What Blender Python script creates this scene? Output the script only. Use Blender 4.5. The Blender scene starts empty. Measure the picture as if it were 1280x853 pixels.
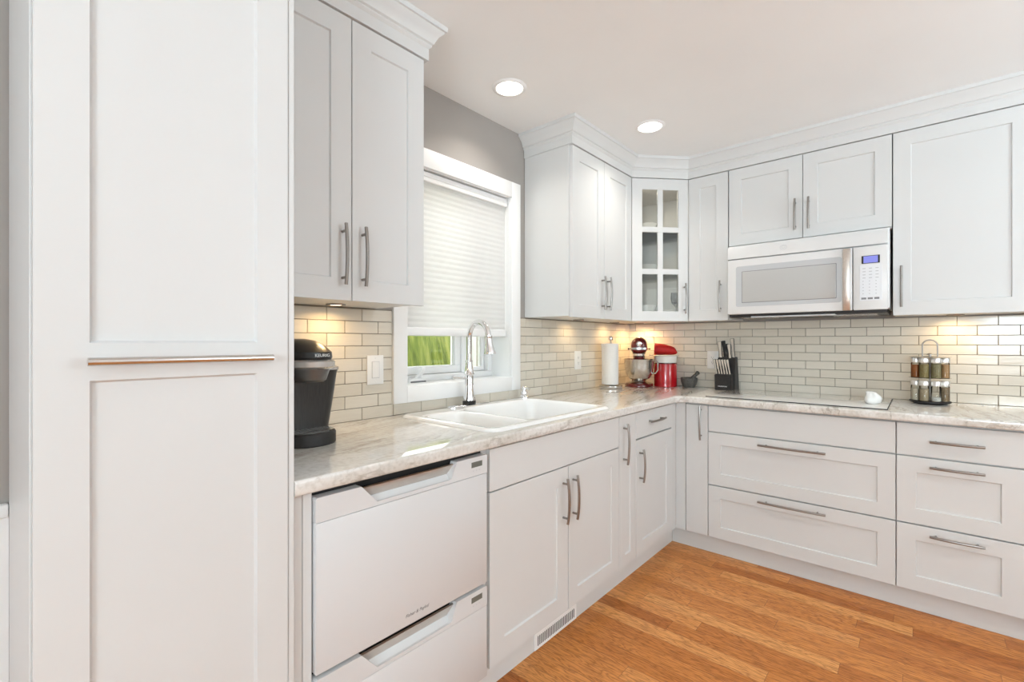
import bpy, bmesh, math, random
from mathutils import Vector, Matrix
random.seed(7)
PI = math.pi
R = math.radians
C = bpy.context.scene.collection
scn = bpy.context.scene

# ---------------------------------------------------------------- camera, exposure, world, lights
cam_d = bpy.data.cameras.new('camera')
cam = bpy.data.objects.new('camera', cam_d); C.objects.link(cam)
cam.location = (1.7679, -3.4667, 1.2421)
cam.rotation_euler = (PI/2, 0, 0.7155)
cam_d.sensor_width = 36.0
cam_d.lens = 587.62/1280*36
cam_d.shift_y = 0.00066
cam_d.clip_start = 0.02
scn.camera = cam
vs = scn.view_settings
vs.view_transform = 'Standard'; vs.look = 'None'; vs.gamma = 1.0; vs.use_curve_mapping = False
vs.exposure = 0.11

world = bpy.data.worlds.new('sky'); scn.world = world; world.use_nodes = True
wn = world.node_tree; bgn = wn.nodes['Background']
bgn.inputs['Color'].default_value = (0.97, 0.985, 0.99, 1); bgn.inputs['Strength'].default_value = 5.0

def area(name, loc, rot, sx, sy, power, col, shape='RECTANGLE', spread=180):
    l = bpy.data.lights.new(name, 'AREA'); l.shape = shape; l.size = sx
    if shape in ('RECTANGLE', 'ELLIPSE'): l.size_y = sy
    l.energy = power; l.color = col; l.spread = R(spread)
    o = bpy.data.objects.new(name, l); C.objects.link(o); o.location = loc; o.rotation_euler = rot
    return o
# added fill lamps inside the invented windows, tilted up to brighten the ceiling
area('added_fill_rear', (3.0, -6.50, 1.45), (R(150), 0, 0), 1.3, 1.3, 135, (0.735, 0.895, 1.0))
area('added_fill_right', (4.10, -1.6, 1.45), (R(165), 0, R(90)), 1.0, 1.1, 56, (0.735, 0.895, 1.0))
CAN_POWER = 3.6
PUCK_POWER = 0.55

# ---------------------------------------------------------------- materials
def mat(name, col, rough=.5, metal=0., coat=0., spec=.5, trans=0., ior=1.45, emis=None, es=0., alpha=1.):
    m = bpy.data.materials.new(name); m.use_nodes = True
    b = m.node_tree.nodes['Principled BSDF']
    b.inputs['Base Color'].default_value = (*col, 1); b.inputs['Roughness'].default_value = rough
    b.inputs['Metallic'].default_value = metal; b.inputs['Coat Weight'].default_value = coat
    b.inputs['Coat Roughness'].default_value = .06
    b.inputs['Specular IOR Level'].default_value = spec; b.inputs['Transmission Weight'].default_value = trans
    b.inputs['IOR'].default_value = ior
    if emis: b.inputs['Emission Color'].default_value = (*emis, 1); b.inputs['Emission Strength'].default_value = es
    return m
def N(m, t, **kw):
    n = m.node_tree.nodes.new(t)
    for k, v in kw.items():
        if hasattr(n, k): setattr(n, k, v)
        else: n.inputs[k.replace('_', ' ')].default_value = v
    return n
def L(m, a, b): m.node_tree.links.new(a, b)
def bsdf(m): return m.node_tree.nodes['Principled BSDF']
def ramp(m, stops, fac=None):
    r = N(m, 'ShaderNodeValToRGB'); cr = r.color_ramp
    while len(cr.elements) < len(stops): cr.elements.new(.5)
    for e, (p, c) in zip(cr.elements, stops): e.position = p; e.color = (*c, 1)
    if fac is not None: L(m, fac, r.inputs['Fac'])
    return r
def bump(m, h, dist=.001, strength=.3):
    b = N(m, 'ShaderNodeBump'); b.inputs['Strength'].default_value = strength; b.inputs['Distance'].default_value = dist
    L(m, h, b.inputs['Height']); L(m, b.outputs['Normal'], bsdf(m).inputs['Normal'])
def objco(m, scale=(1, 1, 1), rot=(0, 0, 0), world=True):
    if world: co = N(m, 'ShaderNodeNewGeometry').outputs['Position']
    else: co = N(m, 'ShaderNodeTexCoord').outputs['Object']
    mp = N(m, 'ShaderNodeMapping'); mp.inputs['Scale'].default_value = scale; mp.inputs['Rotation'].default_value = rot
    L(m, co, mp.inputs['Vector']); return mp.outputs['Vector']
def noisy(m, base, amp, scale=6, rough_amp=0, bumpd=0, sc=(1, 1, 1)):
    n = N(m, 'ShaderNodeTexNoise'); n.inputs['Scale'].default_value = scale; n.inputs['Detail'].default_value = 4
    L(m, objco(m, sc, world=False), n.inputs['Vector'])
    r = ramp(m, [(0.3, tuple(c*(1-amp) for c in base)), (0.7, tuple(min(1, c*(1+amp)) for c in base))], n.outputs['Fac'])
    L(m, r.outputs['Color'], bsdf(m).inputs['Base Color'])
    if bumpd: bump(m, n.outputs['Fac'], bumpd, .4)
    return m

WHITE = noisy(mat('white_lacquer', (.695, .70, .694), .38, spec=.4), (.695, .70, .694), .008, 5)
TRIMW = noisy(mat('white_trim_paint', (.91, .91, .905), .42), (.91, .91, .905), .008, 5)
CEIL = noisy(mat('ceiling_paint', (.90, .905, .90), .8), (.90, .905, .90), .01, 3)
WALL = noisy(mat('greige_wall_paint', (.30, .285, .27), .7), (.375, .35, .325), .02, 4)
APPL = noisy(mat('white_enamel', (.69, .70, .708), .25, coat=.2), (.69, .70, .708), .005, 4)
MWW = noisy(mat('white_plastic', (.76, .76, .755), .3), (.76, .76, .755), .006, 4)
NICK = mat('brushed_nickel', (.33, .31, .29), .34, 1.0); noisy(NICK, (.33, .31, .29), .06, 60, sc=(1, 1, 14))
CHROME = noisy(mat('chrome', (.86, .86, .87), .06, 1.0), (.86, .86, .87), .01, 8)
STEEL = noisy(mat('stainless_steel', (.62, .60, .57), .22, 1.0), (.62, .60, .57), .05, 30, sc=(1, 1, 6))
SATIN = noisy(mat('satin_steel', (.66, .61, .56), .38, 1.0), (.66, .61, .56), .05, 40, sc=(1, 8, 1))
DARK = noisy(mat('dark_gap', (.012, .012, .012), .6), (.012, .012, .012), .1, 5)
BLACK = noisy(mat('black_plastic', (.018, .017, .017), .28), (.018, .017, .017), .1, 20)
BLACKM = noisy(mat('black_matte', (.02, .019, .019), .5), (.022, .02, .02), .2, 60, bumpd=.0003)
CHARC = noisy(mat('charcoal_brushed', (.03, .028, .026), .32), (.032, .029, .027), .25, 40, sc=(8, 8, .6))
GREYP = noisy(mat('dark_silver_plastic', (.16, .155, .15), .3, .6), (.16, .155, .15), .06, 30)
SILV = noisy(mat('silver_plastic', (.62, .61, .59), .25, .7), (.62, .61, .59), .04, 20)
PORC = noisy(mat('white_porcelain', (.88, .88, .87), .1, coat=.5), (.88, .88, .87), .004, 6)
CREAM = noisy(mat('cream_enamel', (.84, .83, .79), .2, coat=.4), (.84, .83, .79), .01, 8)
REDG = noisy(mat('red_gloss', (.50, .008, .014), .18, coat=.6), (.50, .008, .014), .04, 8)
REDD = noisy(mat('dark_red_enamel', (.10, .004, .006), .14, coat=.6), (.10, .004, .006), .04, 8)
REDC = noisy(mat('red_silicone', (.52, .012, .012), .6), (.52, .012, .012), .12, 90, bumpd=.0006)
PAPER = noisy(mat('paper_towel', (.86, .85, .83), .9), (.86, .85, .83), .02, 120, bumpd=.0008)
GRAN = noisy(mat('speckled_granite', (.09, .088, .08), .6), (.10, .095, .085), .7, 160, bumpd=.0006)
CERW = noisy(mat('white_glazed_dish', (.82, .82, .80), .15, coat=.3), (.82, .82, .80), .01, 8)
OUTL = noisy(mat('white_switch_plastic', (.86, .855, .84), .3), (.86, .855, .84), .005, 8)
GREYM = noisy(mat('grey_print', (.22, .22, .23), .5), (.22, .22, .23), .03, 8)
LGREY = noisy(mat('light_grey_print', (.52, .53, .55), .5), (.52, .53, .55), .03, 8)
LCD = noisy(mat('green_grey_lcd', (.16, .17, .15), .3), (.15, .16, .14), .05, 8)
WTXT = mat('white_print', (.91, .91, .905), .5)
MWGL = noisy(mat('grey_mesh_glass', (.52, .52, .51), .3, coat=.15), (.52, .52, .51), .02, 3)
MWFR = noisy(mat('silver_grey_bezel', (.56, .575, .59), .25, coat=.3), (.56, .575, .59), .01, 3)
LCDB = mat('blue_display', (.10, .11, .35), .3, emis=(.30, .32, .85), es=.55)
LAMP = mat('lamp_lens', (.9, .88, .82), .4, emis=(1, .93, .80), es=7.0)
PLAMP = mat('puck_lens', (.9, .88, .82), .4, emis=(1, .86, .62), es=7.0)

def glass(name, col, rough=.0):
    m = bpy.data.materials.new(name); m.use_nodes = True; nt = m.node_tree
    nt.nodes.remove(nt.nodes['Principled BSDF']); out = nt.nodes['Material Output']
    t = nt.nodes.new('ShaderNodeBsdfTransparent'); t.inputs['Color'].default_value = (*col, 1)
    g = nt.nodes.new('ShaderNodeBsdfGlossy'); g.inputs['Roughness'].default_value = rough
    f = nt.nodes.new('ShaderNodeFresnel'); f.inputs['IOR'].default_value = 1.35
    mx = nt.nodes.new('ShaderNodeMixShader')
    nt.links.new(f.outputs[0], mx.inputs[0]); nt.links.new(t.outputs[0], mx.inputs[1]); nt.links.new(g.outputs[0], mx.inputs[2])
    nt.links.new(mx.outputs[0], out.inputs['Surface']); return m
GLASS = glass('window_glass', (.96, .98, .97))
CGLASS = glass('tinted_cabinet_glass', (.985, .985, .97))
SGLASS = glass('glass_shelf', (.97, .98, .97))
JGLASS = glass('jar_glass', (.93, .94, .93), .02)

def tile_mat():
    m = mat('glazed_greige_tile', (.55, .50, .43), .16, coat=.25)
    at = N(m, 'ShaderNodeAttribute'); at.attribute_name = 'tint'
    r = ramp(m, [(0, (.68, .625, .53)), (.5, (.72, .67, .575)), (1, (.76, .71, .62))], at.outputs['Fac'])
    n = N(m, 'ShaderNodeTexNoise'); n.inputs['Scale'].default_value = 10; n.inputs['Detail'].default_value = 3
    L(m, objco(m, (1, 1, 9)), n.inputs['Vector'])
    mx = N(m, 'ShaderNodeMixRGB'); mx.blend_type = 'MULTIPLY'; mx.inputs['Fac'].default_value = .25
    r2 = ramp(m, [(.3, (.8, .8, .8)), (.7, (1, 1, 1))], n.outputs['Fac'])
    L(m, r.outputs['Color'], mx.inputs[1]); L(m, r2.outputs['Color'], mx.inputs[2]); L(m, mx.outputs[0], bsdf(m).inputs['Base Color'])
    bump(m, n.outputs['Fac'], .0012, .35)
    return m
TILE = tile_mat()
FARW = noisy(mat('off_white_wall_paint', (.80, .80, .79), .7), (.80, .80, .79), .01, 4)
GROUT = noisy(mat('grout', (.27, .24, .20), .85), (.27, .24, .20), .08, 30)

def stone_mat():
    m = mat('veined_quartzite', (.6, .56, .5), .07, spec=.5, coat=.3)
    # warp
    w = N(m, 'ShaderNodeTexNoise'); w.inputs['Scale'].default_value = 1.3; w.inputs['Detail'].default_value = 5
    L(m, objco(m), w.inputs['Vector'])
    ad = N(m, 'ShaderNodeVectorMath'); ad.operation = 'MULTIPLY_ADD'
    L(m, w.outputs['Color'], ad.inputs[0]); ad.inputs[1].default_value = (.22, .22, .15)
    L(m, objco(m, (1, 1, 1), (0, 0, R(-12))), ad.inputs[2])
    def streak(sx, sy, scale, det=6):
        mp = N(m, 'ShaderNodeMapping'); mp.inputs['Scale'].default_value = (sx, sy, 3)
        L(m, ad.outputs[0], mp.inputs['Vector'])
        n = N(m, 'ShaderNodeTexNoise'); n.inputs['Scale'].default_value = scale; n.inputs['Detail'].default_value = det; n.inputs['Roughness'].default_value = .62
        L(m, mp.outputs[0], n.inputs['Vector']); return n.outputs['Fac']
    base = ramp(m, [(.28, (.52, .48, .425)), (.40, (.66, .63, .58)), (.52, (.77, .75, .715)), (.70, (.84, .83, .81))], streak(4.2, .55, 1.9))
    v = ramp(m, [(.0, (1, 1, 1)), (.475, (1, 1, 1)), (.497, (.50, .46, .41)), (.515, (1, 1, 1)), (1, (1, 1, 1))], streak(5.5, .5, 1.2, 8))
    mx = N(m, 'ShaderNodeMixRGB'); mx.blend_type = 'MULTIPLY'; mx.inputs['Fac'].default_value = .6
    L(m, base.outputs[0], mx.inputs[1]); L(m, v.outputs[0], mx.inputs[2])
    n2 = N(m, 'ShaderNodeTexNoise'); n2.inputs['Scale'].default_value = 75; n2.inputs['Detail'].default_value = 4
    L(m, objco(m), n2.inputs['Vector'])
    sp = ramp(m, [(.34, (.66, .63, .59)), (.56, (1, 1, 1))], n2.outputs['Fac'])
    m2 = N(m, 'ShaderNodeMixRGB'); m2.blend_type = 'MULTIPLY'; m2.inputs['Fac'].default_value = .4
    L(m, mx.outputs[0], m2.inputs[1]); L(m, sp.outputs[0], m2.inputs[2])
    L(m, m2.outputs[0], bsdf(m).inputs['Base Color'])
    return m
STONE = stone_mat()

def oak_mat():
    m = mat('oak_strip_floor', (.5, .25, .1), .34, spec=.35)
    g = N(m, 'ShaderNodeNewGeometry'); sp = N(m, 'ShaderNodeSeparateXYZ'); L(m, g.outputs['Position'], sp.inputs[0])
    def M(op, a, b=None, c=None):
        n = N(m, 'ShaderNodeMath'); n.operation = op
        for i, v in enumerate((a, b, c)):
            if v is None: continue
            if isinstance(v, (int, float)): n.inputs[i].default_value = v
            else: L(m, v, n.inputs[i])
        return n.outputs[0]
    W_, LEN = .079, .78
    ry = M('DIVIDE', sp.outputs['Y'], W_); row = M('FLOOR', ry)
    wn1 = N(m, 'ShaderNodeTexWhiteNoise'); wn1.noise_dimensions = '1D'; L(m, row, wn1.inputs['W'])
    rx = M('ADD', M('DIVIDE', sp.outputs['X'], LEN), M('MULTIPLY', wn1.outputs['Value'], 7.3)); col = M('FLOOR', rx)
    cb = N(m, 'ShaderNodeCombineXYZ'); L(m, row, cb.inputs[0]); L(m, col, cb.inputs[1])
    wn2 = N(m, 'ShaderNodeTexWhiteNoise'); wn2.noise_dimensions = '2D'; L(m, cb.outputs[0], wn2.inputs['Vector'])
    tone = ramp(m, [(0, (.46, .150, .032)), (.3, (.60, .225, .052)), (.65, (.68, .275, .074)), (1, (.75, .35, .115))], wn2.outputs['Value'])
    # grain coordinates, offset per plank
    of = N(m, 'ShaderNodeVectorMath'); of.operation = 'MULTIPLY_ADD'
    L(m, wn2.outputs['Color'], of.inputs[0]); of.inputs[1].default_value = (9, 9, 9); L(m, g.outputs['Position'], of.inputs[2])
    mp = N(m, 'ShaderNodeMapping'); mp.inputs['Scale'].default_value = (1.7, 11, 1); L(m, of.outputs[0], mp.inputs[0])
    n1 = N(m, 'ShaderNodeTexNoise'); n1.inputs['Scale'].default_value = 1.5; n1.inputs['Detail'].default_value = 5; L(m, mp.outputs[0], n1.inputs['Vector'])
    rings = M('FRACT', M('MULTIPLY', n1.outputs['Fac'], 16))
    tri = M('ABSOLUTE', M('SUBTRACT', rings, .5))
    mp2 = N(m, 'ShaderNodeMapping'); mp2.inputs['Scale'].default_value = (16, 190, 1); L(m, of.outputs[0], mp2.inputs[0])
    n2 = N(m, 'ShaderNodeTexNoise'); n2.inputs['Scale'].default_value = 1; n2.inputs['Detail'].default_value = 3; L(m, mp2.outputs[0], n2.inputs['Vector'])
    gr = ramp(m, [(0, (.50, .42, .34)), (.22, (.90, .87, .84)), (.5, (1.0, 1.0, 1.0))], tri)
    gf = ramp(m, [(.38, (.58, .50, .42)), (.55, (1.05, 1.05, 1.05))], n2.outputs['Fac'])
    a = N(m, 'ShaderNodeMixRGB'); a.blend_type = 'MULTIPLY'; a.inputs[0].default_value = .8; L(m, tone.outputs[0], a.inputs[1]); L(m, gr.outputs[0], a.inputs[2])
    b = N(m, 'ShaderNodeMixRGB'); b.blend_type = 'MULTIPLY'; b.inputs[0].default_value = .5; L(m, a.outputs[0], b.inputs[1]); L(m, gf.outputs[0], b.inputs[2])
    # seams
    fy = M('FRACT', ry); dy = M('MINIMUM', fy, M('SUBTRACT', 1, fy)); sy = M('LESS_THAN', dy, .011)
    fx = M('FRACT', rx); dx = M('MINIMUM', fx, M('SUBTRACT', 1, fx)); sx = M('LESS_THAN', dx, .0013)
    s = M('MAXIMUM', sx, sy)
    c = N(m, 'ShaderNodeMixRGB'); L(m, M('MULTIPLY', s, .55), c.inputs[0]); L(m, b.outputs[0], c.inputs[1]); c.inputs[2].default_value = (.12, .05, .02, 1)
    L(m, c.outputs[0], bsdf(m).inputs['Base Color'])
    bump(m, M('SUBTRACT', n2.outputs['Fac'], M('MULTIPLY', s, 2)), .0004, .4)
    return m
OAK = oak_mat()

def shade_mat():
    m = bpy.data.materials.new('cellular_shade_fabric'); m.use_nodes = True; nt = m.node_tree
    nt.nodes.remove(nt.nodes['Principled BSDF']); out = nt.nodes['Material Output']
    n = N(m, 'ShaderNodeTexNoise'); n.inputs['Scale'].default_value = 300
    r = ramp(m, [(.3, (.90, .89, .89)), (.7, (.945, .935, .935))], n.outputs['Fac'])
    d = nt.nodes.new('ShaderNodeBsdfDiffuse'); t = nt.nodes.new('ShaderNodeBsdfTranslucent')
    L(m, r.outputs[0], d.inputs[0]); L(m, r.outputs[0], t.inputs[0])
    mx = nt.nodes.new('ShaderNodeMixShader'); mx.inputs[0].default_value = .62
    L(m, d.outputs[0], mx.inputs[1]); L(m, t.outputs[0], mx.inputs[2]); L(m, mx.outputs[0], out.inputs['Surface']); return m
SHADE = shade_mat()
def grass_mat():
    m = mat('lawn_grass', (.2, .4, .06), .9)
    n = N(m, 'ShaderNodeTexNoise'); n.inputs['Scale'].default_value = 1; n.inputs['Detail'].default_value = 5; n.inputs['Roughness'].default_value = .7
    L(m, objco(m, (1, 26, 3)), n.inputs['Vector'])
    r = ramp(m, [(.36, (.07, .10, .010)), (.5, (.145, .19, .028)), (.64, (.26, .28, .065))], n.outputs['Fac'])
    L(m, r.outputs[0], bsdf(m).inputs['Base Color']); return m
GRASS = grass_mat()
FENCE = noisy(mat('beige_fence_boards', (.50, .47, .40), .7), (.5, .47, .40), .1, 6, sc=(1, 1, .1))
def spice(name, c1, c2, sc):
    m = mat(name, c1, .9); n = N(m, 'ShaderNodeTexNoise'); n.inputs['Scale'].default_value = sc; n.inputs['Detail'].default_value = 3
    L(m, objco(m), n.inputs['Vector']); r = ramp(m, [(.4, c1), (.6, c2)], n.outputs['Fac']); L(m, r.outputs[0], bsdf(m).inputs['Base Color']); return m

# ---------------------------------------------------------------- mesh helpers
def obj(name, bm, m, parent=None, smooth=True, ang=35, recalc=True):
    if recalc: bmesh.ops.recalc_face_normals(bm, faces=bm.faces)
    me = bpy.data.meshes.new(name); bm.to_mesh(me); bm.free()
    if isinstance(m, (list, tuple)):
        for k in m: me.materials.append(k)
    else: me.materials.append(m)
    if smooth: me.shade_smooth(); me.set_sharp_from_angle(angle=R(ang))
    o = bpy.data.objects.new(name, me); C.objects.link(o)
    if parent: o.parent = parent
    return o
def tag(o, label=None, cat=None, group=None, kind=None):
    if label: o['label'] = label
    if cat: o['category'] = cat
    if group: o['group'] = group
    if kind: o['kind'] = kind
    return o
def thing(name, label, cat, loc=(0, 0, 0), rz=0, group=None, kind=None):
    o = bpy.data.objects.new(name, None); C.objects.link(o); o.empty_display_size = .05
    o.location = loc; o.rotation_euler = (0, 0, rz)
    return tag(o, label, cat, group, kind)
def xf(bm, vs, M):
    if M is not None: bmesh.ops.transform(bm, matrix=M, verts=vs)
    return vs
def box(bm, x0, x1, y0, y1, z0, z1, bev=0, seg=2, M=None):
    v = [bm.verts.new((x, y, z)) for x in (x0, x1) for y in (y0, y1) for z in (z0, z1)]
    F = [(0, 1, 3, 2), (4, 6, 7, 5), (0, 4, 5, 1), (2, 3, 7, 6), (0, 2, 6, 4), (1, 5, 7, 3)]
    fs = [bm.faces.new([v[i] for i in f]) for f in F]
    if bev:
        es = list({e for f in fs for e in f.edges})
        r = bmesh.ops.bevel(bm, geom=es, offset=bev, segments=seg, affect='EDGES', profile=.5)
        v = list({q for f in r['faces'] for q in f.verts} | {q for q in v if q.is_valid})
    xf(bm, v, M); return v
def lathe(bm, prof, n=32, M=None, cap=True):
    rings = []
    allv = []
    for r, z in prof:
        if r < 1e-6: v = [bm.verts.new((0, 0, z))]
        else: v = [bm.verts.new((r*math.cos(2*PI*i/n), r*math.sin(2*PI*i/n), z)) for i in range(n)]
        rings.append(v); allv += v
    for a, b in zip(rings, rings[1:]):
        for i in range(n):
            j = (i+1) % n
            if len(a) == 1 and len(b) == 1: continue
            if len(a) == 1: bm.faces.new([a[0], b[j], b[i]])
            elif len(b) == 1: bm.faces.new([a[i], a[j], b[0]])
            else: bm.faces.new([a[i], a[j], b[j], b[i]])
    if cap:
        if len(rings[0]) > 1: bm.faces.new(rings[0][::-1])
        if len(rings[-1]) > 1: bm.faces.new(rings[-1])
    xf(bm, allv, M); return allv
def tube(bm, pts, r, n=12, M=None, flat=1.0):
    pts = [Vector(p) for p in pts]; rs = r if isinstance(r, (list, tuple)) else [r]*len(pts)
    t0 = (pts[1]-pts[0]).normalized()
    up = Vector((0, 0, 1)) if abs(t0.z) < .9 else Vector((1, 0, 0))
    nrm = (up - t0*up.dot(t0)).normalized(); rings = []; allv = []
    for i, p in enumerate(pts):
        t = (pts[min(i+1, len(pts)-1)]-pts[max(i-1, 0)]).normalized()
        nrm = (nrm - t*nrm.dot(t)).normalized(); bi = t.cross(nrm)
        v = [bm.verts.new(p + (nrm*math.cos(2*PI*k/n) + bi*math.sin(2*PI*k/n)*flat)*rs[i]) for k in range(n)]
        rings.append(v); allv += v
    for a, b in zip(rings, rings[1:]):
        for k in range(n): bm.faces.new([a[k], a[(k+1) % n], b[(k+1) % n], b[k]])
    bm.faces.new(rings[0][::-1]); bm.faces.new(rings[-1])
    xf(bm, allv, M); return allv
def loft(bm, sections, M=None, cap=True):
    rings = [[bm.verts.new(p) for p in s] for s in sections]; n = len(rings[0])
    for a, b in zip(rings, rings[1:]):
        for k in range(n): bm.faces.new([a[k], a[(k+1) % n], b[(k+1) % n], b[k]])
    if cap: bm.faces.new(rings[0][::-1]); bm.faces.new(rings[-1])
    v = [q for r_ in rings for q in r_]; xf(bm, v, M); return v
def rrect(cx, cy, hx, hy, r, z, n=6):
    r = min(r, hx*.999, hy*.999); out = []
    for q, (sx, sy) in enumerate([(1, 1), (-1, 1), (-1, -1), (1, -1)]):
        for i in range(n+1):
            a = q*PI/2 + i*PI/2/n
            out.append((cx+sx*(hx-r)+r*math.cos(a), cy+sy*(hy-r)+r*math.sin(a), z))
    return out
def prism(bm, poly, y0, y1, axis='y', M=None, bev=0):
    # poly of (a,b): axis y -> (x,z); axis z -> (x,y); axis x -> (y,z)
    def P(a, b, c): return {'y': (a, c, b), 'z': (a, b, c), 'x': (c, a, b)}[axis]
    A = [bm.verts.new(P(a, b, y0)) for a, b in poly]; B = [bm.verts.new(P(a, b, y1)) for a, b in poly]
    f1 = bm.faces.new(A[::-1]); f2 = bm.faces.new(B); n = len(poly); fs = [f1, f2]
    for i in range(n): fs.append(bm.faces.new([A[i], A[(i+1) % n], B[(i+1) % n], B[i]]))
    v = A+B
    if bev:
        bmesh.ops.recalc_face_normals(bm, faces=fs)
        r = bmesh.ops.bevel(bm, geom=list({e for f in fs for e in f.edges}), offset=bev, segments=2, affect='EDGES')
        v = list({q for f in r['faces'] for q in f.verts} | {q for q in v if q.is_valid})
    xf(bm, v, M); return v
def T(x, y, z, rx=0, ry=0, rz=0):
    return Matrix.Translation((x, y, z)) @ Matrix.Rotation(rz, 4, 'Z') @ Matrix.Rotation(ry, 4, 'Y') @ Matrix.Rotation(rx, 4, 'X')
def text(name, s, size, m, parent, M, depth=.0004, font_sx=1.0, shear=0):
    cu = bpy.data.curves.new(name, 'FONT'); cu.body = s; cu.size = size; cu.extrude = depth; cu.align_x = 'CENTER'; cu.align_y = 'CENTER'; cu.shear = shear
    o = bpy.data.objects.new(name, cu); C.objects.link(o)
    dg = bpy.context.evaluated_depsgraph_get(); me = bpy.data.meshes.new_from_object(o.evaluated_get(dg))
    bpy.data.objects.remove(o); me.transform(Matrix.Diagonal((font_sx, 1, 1, 1))); me.transform(M)
    me.materials.clear(); me.materials.append(m); me.name = name
    q = bpy.data.objects.new(name, me); C.objects.link(q); q.parent = parent; return q
FACE_Y = Matrix.Rotation(PI/2, 4, 'X')      # text standing up, read from -y

# ---------------------------------------------------------------- the room
CEILZ = 2.4516
RX, RY = 4.2, -6.6
def cells(bm, axis, c0, c1, us, vs_, holes):
    for i in range(len(us)-1):
        for j in range(len(vs_)-1):
            uc, vc = (us[i]+us[i+1])/2, (vs_[j]+vs_[j+1])/2
            if any(h[0] < uc < h[1] and h[2] < vc < h[3] for h in holes): continue
            if axis == 'x': box(bm, c0, c1, us[i], us[i+1], vs_[j], vs_[j+1])
            elif axis == 'y': box(bm, us[i], us[i+1], c0, c1, vs_[j], vs_[j+1])
            else: box(bm, us[i], us[i+1], vs_[j], vs_[j+1], c0, c1)
WY0, WY1, WZ0, WZ1 = -2.178, -1.452, 1.036, 2.066      # kitchen window opening
bm = bmesh.new(); cells(bm, 'x', -.2, 0, [RY, WY0, WY1, .2], [0, WZ0, WZ1, CEILZ], [(WY0, WY1, WZ0, WZ1)])
bmesh.ops.remove_doubles(bm, verts=bm.verts, dist=1e-5)
wall_left = tag(obj('wall_left', bm, WALL, smooth=False), kind='structure')
bm = bmesh.new(); box(bm, 0, RX+.2, 0, .2, 0, CEILZ); wall_back = tag(obj('wall_back', bm, WALL, smooth=False), kind='structure')
bm = bmesh.new(); cells(bm, 'x', RX, RX+.2, [RY, -2.1, -1.1, .2], [0, 1.0, 2.1, CEILZ], [(-2.1, -1.1, 1.0, 2.1)])
tag(obj('wall_right', bm, FARW, smooth=False), kind='structure')
bm = bmesh.new(); cells(bm, 'y', RY-.2, RY, [0, 2.4, 3.6, RX], [0, .8, 2.1, CEILZ], [(2.4, 3.6, .8, 2.1)])
tag(obj('wall_front', bm, FARW, smooth=False), kind='structure')
bm = bmesh.new(); box(bm, -.2, RX+.2, RY-.2, .2, -.1, 0); tag(obj('floor', bm, OAK, smooth=False), kind='structure')
LIGHTS = [(.292, -1.787), (.622, -.968), (2.9, -1.8), (2.9, -3.6), (2.9, -5.2), (1.2, -5.4)]  # first two are real, the rest are unseen lamps added for room light
bm = bmesh.new(); box(bm, -.2, RX+.2, RY-.2, .2, CEILZ, CEILZ+.1); tag(obj('ceiling', bm, CEIL, smooth=False), kind='structure')
# added unseen windows behind and beside the camera, invented to let light in
w = thing('added_window_2', None, None, kind='structure')
bm = bmesh.new()
for (a, b, c, d) in [(2.4, 3.6, .8, .86), (2.4, 3.6, 2.04, 2.1), (2.4, 2.46, .86, 2.04), (3.54, 3.6, .86, 2.04)]: box(bm, a, b, RY-.14, RY-.04, c, d, .004)
obj('window_frame', bm, TRIMW, w); bm = bmesh.new(); box(bm, 2.46, 3.54, RY-.1, RY-.095, .86, 2.04); obj('pane', bm, GLASS, w)
w = thing('added_window_3', None, None, kind='structure')
bm = bmesh.new()
for (a, b, c, d) in [(-2.1, -1.1, 1.0, 1.06), (-2.1, -1.1, 2.04, 2.1), (-2.1, -2.04, 1.06, 2.04), (-1.16, -1.1, 1.06, 2.04)]: box(bm, RX+.04, RX+.14, a, b, c, d, .004)
obj('window_frame', bm, TRIMW, w); bm = bmesh.new(); box(bm, RX+.095, RX+.1, -2.04, -1.16, 1.06, 2.04); obj('pane', bm, GLASS, w)

# wainscot left of the pantry (white lower wall with a cap)
bm = bmesh.new(); box(bm, 0, .012, RY, -3.4035, 0, .80); box(bm, 0, .022, RY, -3.4035, .795, .83, .006)
tag(obj('trim_1', bm, TRIMW), kind='structure')

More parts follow.
